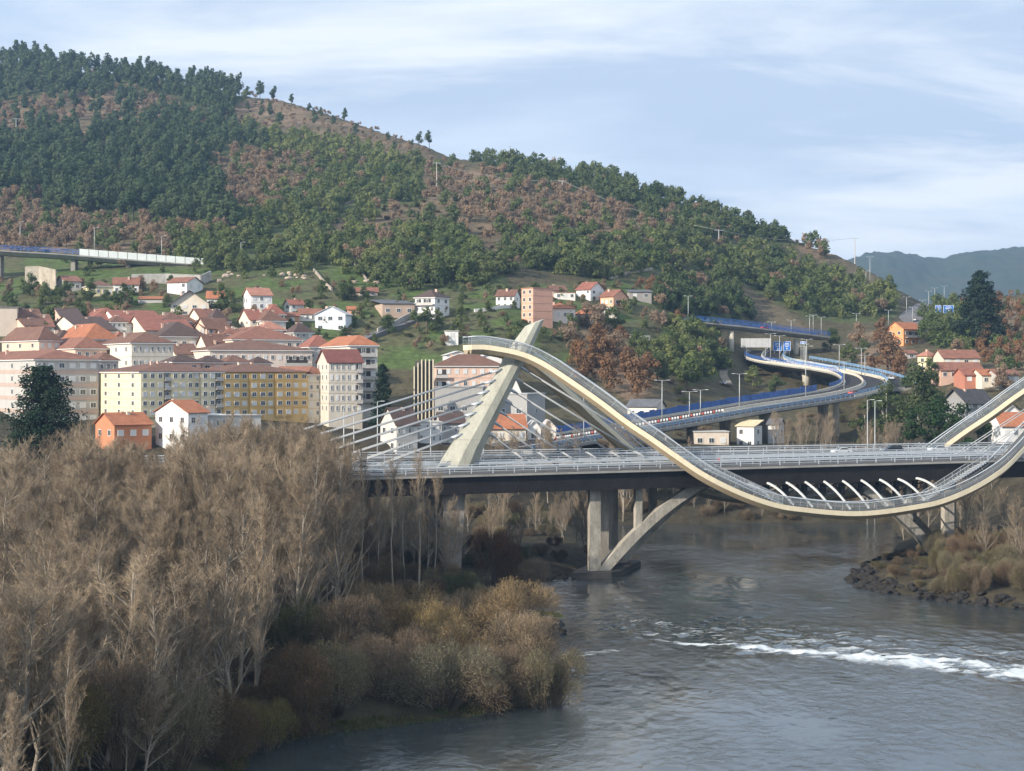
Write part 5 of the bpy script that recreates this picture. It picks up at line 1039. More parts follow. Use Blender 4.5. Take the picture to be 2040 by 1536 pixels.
# the yellow apartment row at the river: three houses end to end
_, e1, s1 = house('apartment_block', 'cream yellow apartment block with sunlit end wall, left of the ochre one', 198, 279, 443, 832, 741, 722, 36, 'hip', CRM, BRNR, (11, 5), (3, 5), 468, cat='apartment block', chim=3, blind=.4, bays=((.0, .27, None), (.36, .62, (.70, .60, .39)), (.72, .9, (.68, .60, .42))), wf=.5, balc=((.28, .355, (1, 2, 3, 4)), (.905, .99, (1, 2, 3, 4))))
_, e2, s2 = house('apartment_block', 'ochre orange apartment block in the middle of the riverside row', None, 443, 614, 832, 742, 724, 36, 'hip', OCH, BRNR, (10, 5), (0, 0), None, dep=s1[1], cat='apartment block', chim=2, corner=(e1.x + .02, e1.y + .02, 0), blind=.5, trim=False, bays=((.0, .18, (.62, .42, .17)), (.30, .46, (.58, .38, .14)), (.60, .80, (.61, .40, .16))), wf=.5)
house('apartment_block', 'pale cream apartment block right of the ochre one', None, 614, 651, 832, 746, 730, 36, 'hip', CREAM2, TERR, (3, 5), (0, 0), None, dep=s1[1] * .9, cat='apartment block', chim=0, corner=(e2.x + .02, e2.y + .02, 0))
house('attic_house', 'low pinkish attic row with brown hipped roofs behind the yellow block', 322, 345, 400, 745, 721, 706, 36, 'hip', PNK, DKR, (2, 1), (1, 1), 500, chim=0)
house('attic_house', 'second attic with brown hipped roof behind the cream block', 383, 402, 446, 745, 722, 709, 36, 'hip', PNK, DKR, (2, 1), (1, 1), 508, chim=0)
house('attic_house', 'third attic with brown hipped roof behind the ochre block', 428, 452, 500, 745, 722, 708, 36, 'hip', PNK, BRNR, (2, 1), (1, 1), 516, chim=0)
house('attic_house', 'fourth attic with brown hipped roof, right end of the attic row', 488, 505, 540, 745, 724, 711, 36, 'hip', PNK, DKR, (2, 1), (1, 1), 524, chim=0)
house('orange_cottage', 'small bright orange cottage with orange tiles behind the poplar tops', 190, 228, 302, 884, 846, 823, 38, 'gx', (.50, .21, .11), ORG, (3, 1), (2, 1), 425, chim=2)
house('gabled_cottage', 'white cottage whose gable with orange verge faces the river', 310, 375, 414, 890, 822, 798, 44, 'gx', WHT, ORG, (2, 2), (3, 2), 424, chim=1)
house('annex', 'grey flat roofed annex with glazed top right of the white cottage', None, 415, 452, 890, 828, 815, 30, 'flat', GRW, WHT, (3, 2), (0, 0), 430, dep=9, cat='house', chim=1)
house('pavilion', 'long low white pavilion below the ochre block', None, 452, 520, 880, 829, 820, 30, 'flat', (.62, .60, .56), GRW, (6, 1), (0, 0), 438, dep=7, cat='house', chim=0)
house('apartment_block', 'grey white apartment block with strip windows at the left edge', -70, 70, 196, 850, 716, 697, 34, 'hip', GRW, TERR, (6, 5), (5, 5), 480, cat='apartment block', chim=2, bandc=(.42, .33, .28), blind=.6, wf=.6)
house('apartment_block', 'brown grey flats between the left block and the yellow row', None, 196, 236, 850, 718, 703, 30, 'hip', (.52, .47, .42), BRNR, (3, 5), (0, 0), 500, dep=14, cat='apartment block', chim=1)
house('apartment_block', 'white eaved flats with glazed galleries behind the attic row', 203, 262, 345, 765, 683, 661, 30, 'hip', (.66, .60, .50), BRNR, (7, 3), (3, 3), 530, cat='apartment block', chim=2, blind=.5)
house('apartment_block', 'long low brown roofed flats right of the white eaved ones', 342, 418, 622, 762, 697, 675, 22, 'hip', (.64, .55, .48), BRNR, (14, 2), (4, 2), 545, cat='apartment block', chim=3, balc=((.72, .98, (0, 1)),))
house('apartment_block', 'flats with half orange half brown hipped roof in the town centre', 392, 464, 602, 722, 676, 648, 24, 'hip', CREAM2, TERR, (8, 2), (3, 2), 575, cat='apartment block', chim=3)
house('terraced_house', 'brown pyramid roofed house at the left of the old town', 4, 78, 120, 700, 678, 650, 40, 'hip', PNK, BRNR, (3, 1), (3, 1), 560)
house('terraced_house', 'orange roofed house just right of the brown pyramid roof', 104, 170, 240, 705, 676, 644, 36, 'hip', SALM, ORG, (4, 1), (4, 1), 570, chim=2)
house('terraced_house', 'low red brown roof along the left block', 71, 150, 213, 720, 694, 671, 30, 'hip', PNK, TERR, (4, 1), (3, 1), 545)
house('terraced_house', 'dark brown gabled roof in the heart of the old town', 96, 160, 233, 680, 657, 628, 32, 'gx', CREAM2, DKR, (4, 1), (2, 1), 592, chim=2)
house('terraced_house', 'dark red roofed terrace highest in the old town', 124, 180, 270, 662, 638, 612, 30, 'hip', WHT, RED, (5, 1), (2, 1), 622, chim=3)
house('terraced_house', 'red roofed house with small white gable right of the highest terrace', 192, 238, 330, 668, 644, 616, 28, 'gx', WHT, RED, (5, 1), (2, 1), 612, chim=2)
house('terraced_house', 'broad red brown roof right of the white gable', 248, 290, 386, 690, 658, 627, 26, 'gx', CREAM2, RED, (5, 1), (2, 1), 596, chim=3)
house('terraced_house', 'dark brown roof behind the white eaved flats', 264, 320, 413, 700, 670, 640, 26, 'hip', CREAM2, DKR, (5, 1), (3, 1), 582, chim=3)
house('terraced_house', 'white walled house with brown roof and loggia above the town', 341, 378, 466, 672, 653, 625, 22, 'gx', WHT, BRNR, (5, 1), (1, 1), 610, chim=2)
house('terraced_house', 'small pink tiled roof at the right end of the old town ridge', 501, 520, 568, 668, 657, 640, 24, 'hip', SALM, PINKR, (3, 1), (1, 1), 600)
house('terraced_house', 'low red roof beside the orange roofed tower', 596, 618, 663, 715, 691, 668, 24, 'hip', GRW, RED, (4, 2), (1, 2), 560)
house('apartment_tower', 'orange roofed grey apartment tower with stacked corner balconies', 640, 697, 752, 825, 688, 668, 20, 'hip', (.60, .57, .50), ORG, (3, 6), (4, 6), 512, cat='apartment block', chim=2, balc=((.08, .92, (1, 2, 3, 4, 5)),))
house('apartment_tower', 'cream apartment block with dark red mansard roof and dormers', 632, 655, 722, 825, 722, 696, 18, 'gx', (.56, .51, .43), (.20, .075, .06), (6, 5), (3, 5), 490, cat='apartment block', chim=0, balc=((.8, .99, (1, 2, 3, 4)),))
house('warehouse', 'tall windowless beige building cut by the left edge', -80, -5, 34, 690, 612, 602, 12, 'gx', (.55, .48, .40), GRW, (0, 0), (0, 0), 610, cat='building', chim=0)
# packed roofs of the old town: nothing tells these apart
for k in range(34):
    pc = rnd.uniform(20, 600); base = rnd.uniform(648, 735); Yh = float(np.interp(base, [640, 735], [628, 565])); wpx = rnd.uniform(45, 85)
    house('town_house', 'tightly packed old town house with red brown tiles', pc - wpx * .35, pc, pc + wpx * .65, base, base - rnd.uniform(20, 27), base - rnd.uniform(38, 48), rnd.choice([24, 28, 32, 36]), rnd.choice(['hip', 'gx', 'gx', 'hip']), rnd.choice([WHT, CREAM2, PNK, GRW, CREAM2]), rnd.choice([TERR, BRNR, BRNR, RED, DKR, TERR]), (3, 2), (2, 2), Yh, chim=2)[0]['group'] = 'packed houses of the old town'
# centre behind the cables
house('apartment_block', 'pink apartment block with brown roof and white eaves behind the pylon', None, 868, 1003, 850, 729, 706, 6, 'hip', PNK, BRNR, (8, 5), (0, 0), 540, dep=16, cat='apartment block', chim=1, blind=.85, balc=((.0, .18, (2, 3, 4)),))
house('hall', 'white gabled hall roof behind the pink block, left one', None, 890, 935, 730, 707, 700, 8, 'gy', WHT, (.7, .7, .7), (0, 0), (0, 0), 562, dep=14, cat='hall', chim=0)
house('hall', 'white gabled hall roof behind the pink block, right one', None, 958, 1000, 730, 712, 702, 8, 'gy', WHT, (.7, .7, .7), (0, 0), (0, 0), 562, dep=14, cat='hall', chim=0)
house('concrete_hall', 'long grey concrete wall building below the pink block', None, 866, 962, 865, 771, 765, -8, 'flat', GRY_, GRY_, (4, 1), (0, 0), 500, dep=20, cat='building', chim=0) if False else house('concrete_hall', 'long grey concrete building below the pink block', 866, 962, 980, 865, 772, 766, -10, 'flat', GRY_, GRY_, (4, 1), (1, 1), 500, cat='building', chim=0, blind=0)
house('concrete_hall', 'grey windowless hall with a small spire right of the pylon', 985, 1050, 1086, 860, 786, 780, -18, 'flat', (.36, .36, .35), (.40, .40, .39), (2, 1), (1, 1), 505, cat='building', chim=0, blind=0)
house('brown_house', 'brown roofed house with glazed gallery under the lower cables', 758, 790, 832, 905, 845, 812, 32, 'gx', (.55, .52, .47), DKR, (4, 2), (2, 2), 440, blind=.3)
house('white_gallery_house', 'white house with long glazed galleries left of the pylon', 826, 836, 880, 905, 842, 832, 12, 'flat', WHT, GRW, (7, 3), (1, 3), 448, chim=0, wf=.7)
house('red_house', 'dark roofed house half hidden by the pylon cables', 868, 880, 925, 900, 842, 822, 14, 'gx', (.42, .40, .38), DKR, (4, 2), (1, 2), 455)
house('orange_shed', 'orange tiled low house right of the pylon foot', None, 968, 1048, 885, 853, 826, 8, 'gx', CREAM2, ORG, (4, 1), (0, 0), 462, dep=11, chim=0)
house('white_shed', 'white gabled shed beside the orange tiled house', None, 1050, 1078, 885, 854, 838, 4, 'gy', WHT, (.62, .60, .58), (1, 1), (0, 0), 466, dep=9, chim=0)
house('white_shed', 'second white gabled shed, nearest the viaduct', None, 1080, 1108, 885, 853, 837, 4, 'gy', (.72, .66, .58), (.60, .58, .56), (1, 1), (0, 0), 468, dep=9, chim=0)
house('white_garage', 'white garage with grey roof beside the ramp', 1250, 1308, 1325, 838, 810, 796, -24, 'gx', (.70, .66, .58), GREYR, (3, 1), (1, 1), 545, chim=0)
# village on the slope
house('villa', 'long cream villa with brown hipped roof below the motorway viaduct', 138, 178, 226, 592, 569, 559, 24, 'hip', CRM, BRNR, (4, 1), (2, 1), chim=1)
house('villa', 'white villa with porch right of the long cream one', None, 226, 276, 590, 566, 553, 10, 'gx', WHT, TERR, (4, 1), (0, 0), dep=9)
house('farmhouse', 'small farmhouse with reddish roof left of the cream villa', 110, 130, 162, 582, 560, 548, 26, 'gx', GRW, TERR, (2, 1), (1, 1))
house('villa', 'white two storey villa with brown roof under the concrete wall', 333, 372, 404, 590, 562, 552, -22, 'gx', WHT, TERR, (3, 2), (2, 2))
house('villa', 'house with big grey slate gable roof above the town', None, 340, 416, 630, 605, 580, 6, 'gy', CREAM2, GREYR, (4, 2), (0, 0), dep=11, ov=1.4)
house('open_shed', 'low orange roofed shelter left of the slate gable', None, 275, 330, 606, 596, 590, 4, 'shed', GRW, ORG, (0, 0), (0, 0), dep=7, chim=0, cat='shed')
house('cottage', 'orange roofed cottage right of the slate gabled house', None, 412, 460, 606, 594, 580, 6, 'gx', WHT, ORG, (3, 1), (0, 0), dep=9)
house('villa', 'white three storey house with pinkish roof and glazed bay', 484, 500, 542, 632, 588, 573, 22, 'gx', WHT, PINKR, (3, 3), (1, 2), chim=2)
house('cottage', 'narrow white house with red roof right of the glazed bay house', 566, 578, 606, 628, 606, 597, 30, 'gx', WHT, RED, (2, 2), (1, 2))
house('hut', 'tiny orange brick hut between the white houses', None, 568, 596, 645, 629, 623, 8, 'gx', (.58, .33, .18), TERR, (1, 1), (0, 0), dep=5, chim=0)
house('villa', 'white walled house with low red roof left of the blue white house', None, 596, 640, 640, 625, 615, 8, 'gx', WHT, TERR, (4, 1), (0, 0), dep=8)
house('villa', 'blue white gabled house with dark carport, above the tower', None, 628, 690, 662, 627, 612, -6, 'gy', BLUW, (.62, .62, .62), (3, 2), (0, 0), dep=10, chim=2) if False else house('villa', 'blue white gabled house with dark carport above the apartment tower', 628, 688, 692, 662, 626, 612, -8, 'gy', BLUW, (.62, .62, .62), (3, 2), (0, 0), dep=10, chim=2)
house('hut', 'orange hut alone on the grass left of the long shed', None, 693, 719, 628, 616, 611, 8, 'gx', SALM, ORG, (1, 1), (0, 0), dep=5, chim=0)
house('ruin', 'low tiled outbuildings at the top of the village', None, 690, 752, 590, 581, 573, 6, 'gx', (.55, .46, .38), TERR, (3, 1), (0, 0), dep=7, chim=0)
house('barn', 'long brown barn with open front left of the big white house', 738, 762, 826, 634, 605, 592, 14, 'shed', (.42, .32, .25), GREYR, (3, 1), (1, 1), chim=0, cat='barn', blind=0, hf=.7)
house('big_white_house', 'big white three storey house with dark hipped roof', 827, 866, 895, 640, 592, 577, -30, 'hip', WHT, DKR, (4, 3), (2, 3), chim=1, balc=((.02, .98, (2,)),))
house('pump_house', 'small white flat roofed house below the big white house', None, 889, 913, 690, 660, 657, 8, 'flat', WHT, GRW, (1, 2), (0, 0), dep=6, chim=0)
house('white_house', 'white two storey house with brown roof left of the salmon tower', 988, 1024, 1036, 616, 589, 577, -18, 'gx', WHT, BRNR, (3, 2), (1, 2))
house('salmon_tower', 'tall narrow salmon pink house with white windows on its sunlit side', 1039, 1062, 1101, 650, 574, 569, 32, 'flat', SALM, (.40, .22, .16), (0, 0), (2, 5), cat='house', chim=0, blind=.9, wf=.5)
house('cottage', 'brown roofed house behind the salmon tower', None, 1098, 1128, 592, 578, 569, 10, 'gx', PNK, BRNR, (2, 1), (0, 0), dep=9)
house('cottage', 'low white house between salmon tower and white gable', None, 1106, 1146, 596, 583, 579, 6, 'flat', (.74, .70, .64), TERR, (3, 1), (0, 0), dep=8, chim=0)
house('white_house', 'white house with red roof and grey gable, highest on the right', 1148, 1176, 1204, 600, 576, 562, -40, 'gx', WHT, RED, (3, 2), (2, 2))
house('stilt_house', 'orange front house with grey gable end on stilts', 1196, 1222, 1250, 614, 590, 577, -40, 'gx', (.72, .40, .26), TERR, (3, 1), (2, 1))
house('cottage', 'cream house with orange hipped roof left of the pylon side', None, 1093, 1146, 640, 615, 603, 10, 'hip', (.76, .68, .60), ORG, (4, 1), (0, 0), dep=11, trim=False)
house('cottage', 'white house with bright orange pyramid roof above the autumn grove', 1143, 1168, 1198, 645, 626, 612, 30, 'hip', WHT, ORG, (2, 1), (2, 1), trim=False, chim=0)
house('cottage', 'white terrace house under the stilt house', None, 1186, 1228, 628, 612, 608, 8, 'flat', (.74, .68, .58), GRW, (3, 1), (0, 0), dep=7, chim=0)
house('shed', 'dark shed with white frame at the right end of the village', None, 1254, 1298, 596, 582, 577, 6, 'shed', (.30, .28, .26), GREYR, (2, 1), (0, 0), dep=6, chim=0, cat='shed')
# under the viaduct and right side
house('riverside_house', 'white house with cream top storey under the viaduct', 1468, 1502, 1518, 897, 850, 838, -26, 'shed', (.66, .65, .62), CRM, (2, 2), (1, 2), 500, chim=0)
house('riverside_house', 'grey white house between two viaduct piers', 1530, 1552, 1562, 880, 845, 834, -26, 'gx', (.55, .55, .54), GREYR, (2, 2), (1, 1), 512, chim=0)
house('riverside_house', 'pale low building left of the viaduct pier', None, 1383, 1452, 898, 861, 856, 4, 'flat', (.62, .54, .44), GRW, (3, 1), (0, 0), 490, dep=8, chim=0)
house('orange_house', 'orange brick house with orange roof below the saddle road', 1766, 1800, 1838, 690, 655, 642, 36, 'gx', (.66, .31, .14), ORG, (3, 2), (2, 2), chim=1, balc=((.1, .9, (1,)),))
house('cottage', 'narrow tiled outhouse left of the cream tower house', None, 1806, 1826, 715, 704, 698, 10, 'gx', GRW, TERR, (1, 1), (0, 0), dep=6, chim=0)
house('tower_house', 'cream house with pinkish roof right of the rust trees', 1828, 1848, 1866, 742, 710, 699, 30, 'hip', CRM, PINKR, (1, 2), (1, 2), chim=1, trim=False)
house('red_roof_house', 'two storey house with brown roof, upper one of the red roofed row', None, 1880, 1952, 745, 713, 697, 8, 'gx', (.62, .54, .44), TERR, (4, 2), (0, 0), dep=11, chim=1)
house('red_roof_house', 'long low house with orange brown roof before the two storey one', None, 1874, 1958, 756, 737, 722, 8, 'gx', (.60, .40, .30), TERR, (5, 1), (0, 0), 606, dep=9, chim=0)
house('red_roof_house', 'red walled cottage in the middle of the red roofed row', None, 1922, 1960, 764, 747, 734, 10, 'gx', (.42, .18, .12), RED, (2, 1), (0, 0), 590, dep=9, chim=0)
house('red_roof_house', 'orange roofed cottage right of the red walled one', None, 1956, 1990, 768, 747, 736, 10, 'gx', CREAM2, ORG, (2, 1), (0, 0), 586, dep=9, chim=0)
house('red_roof_house', 'brown roofed cottage at the right end of the row', None, 1986, 2030, 766, 747, 737, 10, 'gx', GRW, TERR, (3, 1), (0, 0), 582, dep=9, chim=1)
house('dark_roof_house', 'grey house with broad dark slate roof above the stone pines', 1880, 1925, 1976, 838, 800, 776, 34, 'gx', (.26, .26, .26), (.075, .072, .075), (3, 2), (2, 1), 520, chim=1, ov=1.1)
house('edge_house', 'white house with orange roof behind the rising footway at right', None, 1996, 2070, 878, 848, 822, 6, 'gx', WHT, ORG, (4, 1), (0, 0), 452, dep=10, chim=0)
house('edge_house', 'white gable behind the rising footway at the right edge', None, 2004, 2030, 838, 820, 808, 4, 'gy', WHT, GRW, (1, 1), (0, 0), 480, dep=9, chim=0)
# concrete fin tower with cream strips
fin = thing('fin_tower', 'dark concrete stair tower with tall cream vertical fins', 'tower', (*P3(845, 840, 505)[:2], gz(*P3(845, 840, 505)[:2])))
fh = ZC - (716 - H) / F * 505 - fin.location.z; mb = MB(); mb.box((0, 2, fh / 2 - .3), (5.6, 4, fh - .2)); mb.build('core', mat('dark_concrete', (.085, .08, .075), .9, .2, .5), fin)
for k in range(6): mb = MB(); mb.box((-3.0 + 1.15 * k, -.45, fh * (.45 if k < 1 else .5)), (.34, .9, fh * (.9 if k < 2 else 1.0))); mb.build('fin', mat('cream_fin', (.62, .56, .42), .8, .1, .5), fin)
sp_ = thing('spire_cap', 'small pale pyramid spire on the grey hall', 'spire', tuple(P3(1028, 786, 520))); mb = MB(); mb.box((0, 0, 2.0), (4.2, 4.2, 4.6), taper=.04); mb.build('pyramid', mat('pale_slate', (.5, .49, .46), .7, .1, .5), sp_); mb = MB(); mb.box((0, 0, -.5), (4.6, 4.6, .9)); mb.build('base_course', M_conc, sp_)
# retaining walls and terraces
def wall_strip(name, label, ctrl, h, m, cat='wall', n=5, thick=.5, fix=None):
    o = thing(name, label, cat); pts = [ground(*c) for c in ctrl]; 
    for a, b in zip(pts[:-1], pts[1:]):
        for k in range(n):
            p, q = a.lerp(b, k / n), a.lerp(b, (k + .985) / n); d = (q - p); d.z = 0; d.normalize(); s = Vector((d.y, -d.x, 0)) * thick / 2; mb = MB()
            mb.loft([[tuple(Vector((x.x, x.y, zz)) + s * sg) for sg, zz in ((1, x.z - 1.5), (1, x.z + h), (-1, x.z + h), (-1, x.z - 1.5))] for x in (Vector((p.x, p.y, gz(p.x, p.y))), Vector((q.x, q.y, gz(q.x, q.y))))]); mb.build('wall_panel', m, o)
    return o
wall_strip('retaining_wall', 'tall concrete retaining wall with buttresses under the motorway viaduct', [(50, 572), (78, 570), (112, 578)], 8.5, mat('old_concrete', (.50, .45, .36), .9, .35, .3, .2, col2=(.22, .19, .15)), n=3)
wall_strip('retaining_wall', 'grey concrete retaining wall below the noise barrier', [(262, 566), (330, 566), (400, 568), (420, 560)], 4.2, mat('grey_concrete', (.36, .35, .32), .9, .25, .5, .1), n=4)
wall_strip('stone_wall', 'pale stone boundary wall running up the grass terrace', [(625, 542), (640, 560), (662, 580)], 1.3, mat('dry_stone', (.36, .31, .25), .95, .3, .8, .4), n=4)
wall_strip('stone_wall', 'straight field wall on the upper grass terrace', [(690, 515), (712, 535), (730, 560)], 1.0, mat('dry_stone', (.36, .31, .25)), n=4)
wall_strip('stone_wall', 'white garden wall below the white house beside the salmon tower', [(945, 622), (985, 618), (1035, 614)], 1.3, wallmat(WHT), n=4)
wall_strip('stone_wall', 'field wall above the bright meadow right of the village', [(1215, 556), (1255, 545), (1300, 538)], 1.1, mat('dry_stone', (.36, .31, .25)), n=4)
wall_strip('garden_wall', 'pale ruined garden wall in the meadow left of the overpass', [(1255, 680), (1295, 682)], 2.6, wallmat((.45, .43, .36)), n=3)
wall_strip('stone_wall', 'concrete lane wall below the brown barn', [(752, 668), (790, 650), (822, 634)], 2.4, mat('grey_concrete', (.36, .35, .32)), n=4)

# ------------------------------------------------------------------ rocks
def rockmesh(seed):
    g = np.random.default_rng(seed); bm_v = []; t = (1 + 5 ** .5) / 2
    V = unit(np.array([(-1, t, 0), (1, t, 0), (-1, -t, 0), (1, -t, 0), (0, -1, t), (0, 1, t), (0, -1, -t), (0, 1, -t), (t, 0, -1), (t, 0, 1), (-t, 0, -1), (-t, 0, 1)], float)); Fa = [(0, 11, 5), (0, 5, 1), (0, 1, 7), (0, 7, 10), (0, 10, 11), (1, 5, 9), (5, 11, 4), (11, 10, 2), (10, 7, 6), (7, 1, 8), (3, 9, 4), (3, 4, 2), (3, 2, 6), (3, 6, 8), (3, 8, 9), (4, 9, 5), (2, 4, 11), (6, 2, 10), (8, 6, 7), (9, 8, 1)]
    vs = [tuple(v) for v in V]; cache = {}; F2 = []
    def mid(a, b):
        k = (min(a, b), max(a, b))
        if k not in cache: m = np.array(vs[a]) + np.array(vs[b]); m /= np.linalg.norm(m); vs.append(tuple(m)); cache[k] = len(vs) - 1
        return cache[k]
    for a, b, c in Fa: x, y, z = mid(a, b), mid(b, c), mid(c, a); F2 += [(a, x, z), (b, y, x), (c, z, y), (x, y, z)]
    V = np.array(vs); 
    for _ in range(7): n = unit(g.normal(size=3)); dcut = .55 + .3 * g.random(); q = V @ n; V = V - np.clip(q - dcut, 0, None)[:, None] * n
    V = V * (1, .8, .62) + g.normal(size=V.shape) * .03; return np_mesh('rock', V, np.array(F2), ROCK)
ROCK = mat('wet_dark_rock', (.030, .028, .026), .85, .35, .9, .5, spec=.1, fine=.25); RK = [rockmesh(i) for i in range(6)]
def rock(x, y, z, s, label, group=None):
    o = link('boulder', RK[rnd.randrange(6)], None, None, (x, y, z)); o.scale = (s * rnd.uniform(.8, 1.4), s * rnd.uniform(.8, 1.2), s * rnd.uniform(.7, 1.1)); o.rotation_euler = (rnd.uniform(-.4, .4), rnd.uniform(-.4, .4), rnd.uniform(0, 6.28)); tag(o, label, 'rock', group)
shore = [Vector((*p, 0)) for p in WXY]; seg = [(shore[i], shore[i + 1]) for i in range(len(shore) - 1) if 1690 <= WATER[min(max(i - 2, 0), len(WATER) - 1)][0] and i >= 22]
for a, b in seg:
    L = (b - a).length; n = int(min(L, 60) * 1.9)
    for k in range(n):
        u = rnd.random(); p = a.lerp(b, u); d = (b - a).normalized(); s = Vector((d.y, -d.x, 0)); off = rnd.uniform(-.8, 4.2); q = p + s * off
        if float(sdist(np.array([q.x]), np.array([q.y]))[0]) < -1.0: q = p - s * off
        if CX + F * q.x / q.y > 2150: continue
        rock(q.x, q.y, max(gz(q.x, q.y), -.1) + rnd.uniform(-.1, .35), rnd.uniform(.45, 1.5), 'dark angular boulder in the rubble at the right waterline', 'rubble boulders of the right bank')
for k, (px, row, s) in enumerate([(1078, 1232, 2.1), (1100, 1236, 1.9), (1112, 1246, 1.3), (1088, 1250, 1.6), (1066, 1228, 1.7), (1122, 1250, .7)]):
    y = 39.2 * F / (row - H); x = (px - CX) / F * y; rock(x, y, .3, s, 'dark ledge rock jutting from the left bank into the river', 'ledge rocks of the left bank')
y = 38.6 * F / (1222 - H); moss = MB()
for i in range(9): moss.box(((1070 + i * 5.2 - CX) / F * y, y + rnd.uniform(-.6, .8), 1.55 - .05 * i), (rnd.uniform(.9, 1.8), rnd.uniform(1.5, 3), .35), rz=rnd.random(), taper=.7)
mo = moss.build('moss_cover', leafmat('moss', (.07, .10, .025), (.10, .11, .04), .6, .0, .2), None, 'stuff'); mo['label'] = 'green moss on top of the left ledge rocks'; mo['category'] = 'moss'
for px, row, s in [(1390, 1300, .25), (1190, 1303, .4), (1760, 1305, .35)]:
    y = 40 * F / (row - H); rock((px - CX) / F * y, y, -.1, s, {1390: 'small dark stone in the rapids below the foam start', 1190: 'flat dark stone in the water off the left ledge', 1760: 'dark stone inside the white foam band'}[px])
for k in range(26):
    px = rnd.uniform(1075, 1190); row = rnd.uniform(1140, 1162); y = 40 * F / (row - H); x = (px - CX) / F * y
    if float(sdist(np.array([x]), np.array([y]))[0]) < -1.5: continue
    rock(x, y, rnd.uniform(-.2, .5), rnd.uniform(.4, 1.0), 'dark rubble stone at the foot of the left arch pier', 'rubble at the left arch foot')
for px, row, n, lab in [(575, 553, 14, 'pale outcrop stone on the upper grass slope'), (445, 555, 8, 'pale outcrop stone right of the white villa'), (735, 560, 8, 'pale stone in the scree above the brown barn')]:
    for k in range(n):
        g = ground(px + rnd.gauss(0, 20), row + rnd.gauss(0, 5)); o = link('outcrop_stone', RK[k % 6], None, None, (g.x, g.y, g.z)); o.scale = (rnd.uniform(.8, 2.2),) * 3; o.rotation_euler = (0, 0, rnd.uniform(0, 6)); tag(o, lab, 'rock', lab); 
PALE = mat('pale_granite', (.42, .34, .27), .9, .3, .6, .3)
pm_ = [m.copy() for m in RK]
for m in pm_: m.materials[0] = PALE
for o in list(COL.objects):
    if o.name.startswith('outcrop_stone'): o.data = pm_[RK.index(o.data)]

# ------------------------------------------------------------------ vehicles
M_tyre = mat('tyre', (.02, .02, .02), .9, .1, 1); M_rim = mat('rim', (.4, .4, .41), .4, .1, 1, metal=.6); M_cglass = mat('car_glass', (.03, .04, .045), .08, .2, 1, spec=.6); M_lampw = mat('headlight', (.8, .8, .78), .2, .05, 1); M_lampr = mat('tail_light', (.4, .02, .02), .3, .05, 1)
PROF = {'car': ([(-2.1, .35), (-2.15, .75), (-2.0, .95), (-1.1, 1.0), (1.0, .98), (1.95, .85), (2.12, .6), (2.1, .32)], [(-1.75, .98), (-1.25, 1.42), (.25, 1.45), (1.05, .98)], 1.74),
        'suv': ([(-2.3, .42), (-2.35, .9), (-2.28, 1.15), (-1.2, 1.2), (1.15, 1.18), (2.1, 1.0), (2.32, .7), (2.3, .4)], [(-2.2, 1.15), (-2.05, 1.72), (.35, 1.78), (1.25, 1.16)], 1.86)}
def car(kind, col, loc, rz, label, name='car', tilt=0.0):
    lo, up, wd = PROF[kind]; o = thing(name, label, 'car', loc, rz); o.rotation_euler = (0, tilt, rz); M_p = mat('paint_%02d%02d%02d' % tuple(int(c * 99) for c in col), col, .25, .04, 1, spec=.5); b = MB()
    b.loft([[(x, s * wd / 2 * (1 - .06 * (abs(x) > 2)), z) for x, z in lo] for s in (-1, 1)]); b.loft([[(x * .96, s * (wd / 2 - .22), z + .01) for x, z in up] for s in (-1, 1)]); bo = b.build('body', M_p, o)
    for s in (-1, 1):
        q = MB(); y = s * (wd / 2 - .21); pts = [(up[0][0] * .93 + .1, up[0][1] + .06), (up[1][0] * .93 + .08, up[1][1] - .08), (up[2][0] * .93 - .05, up[2][1] - .08), (up[3][0] * .93 - .18, up[3][1] + .06)]
        q.add([(x, y, z) for x, z in pts] + [(x, y + s * .02, z) for x, z in pts], [(0, 1, 2, 3), (4, 5, 6, 7), (0, 1, 5, 4), (1, 2, 6, 5), (2, 3, 7, 6), (3, 0, 4, 7)]); q.build('side_window', M_cglass, o)
        for x in (-1.32, 1.32):
            w_ = MB(); w_.tube([(x, s * (wd / 2 - .2), .34), (x, s * (wd / 2 + .02), .34)], .34, 14); wo_ = w_.build('wheel', M_tyre, o); r_ = MB(); r_.tube([(x, s * (wd / 2 - .1), .34), (x, s * (wd / 2 + .03), .34)], .2, 10); r_.build('rim', M_rim, wo_)
        h_ = MB(); h_.box((2.08 if kind == 'car' else 2.28, s * wd * .36, .72 if kind == 'car' else .86), (.12, .36, .16)); h_.build('headlight', M_lampw, o); h_ = MB(); h_.box((-2.11 if kind == 'car' else -2.31, s * wd * .4, .8 if kind == 'car' else .98), (.1, .24, .22)); h_.build('tail_light', M_lampr, o)
    for i, j, nm in ((2, 3, 'windscreen'), (0, 1, 'rear_window')):
        q = MB(); (x0, z0), (x1, z1) = up[i], up[j]; k = .03 if nm == 'windscreen' else -.03; ww = wd / 2 - .3; q.add([(x0 * .96 + k, -ww, z0), (x0 * .96 + k, ww, z0), (x1 * .96 + k, ww, z1), (x1 * .96 + k, -ww, z1)], [(0, 1, 2, 3)]); q.build(nm, M_cglass, o)
    return o
def on_deck(px, w, dz=.07):
    t, Y = at_w(px, w); p = BC + BA * t + BN * w; return (p.x, p.y, zd(t, w) + dz)
car('suv', (.018, .022, .032), on_deck(1777, 5.4), TH + math.pi, 'dark blue black sport utility car driving on the bridge', 'dark_suv')
car('car', (.66, .67, .68), on_deck(1676, 6.2), TH + math.pi, 'white car on the bridge just left of the dark one', 'white_car')
car('car', (.70, .71, .72), on_deck(938, 5.6), TH + math.pi, 'white car emerging right of the pylon foot', 'white_car')
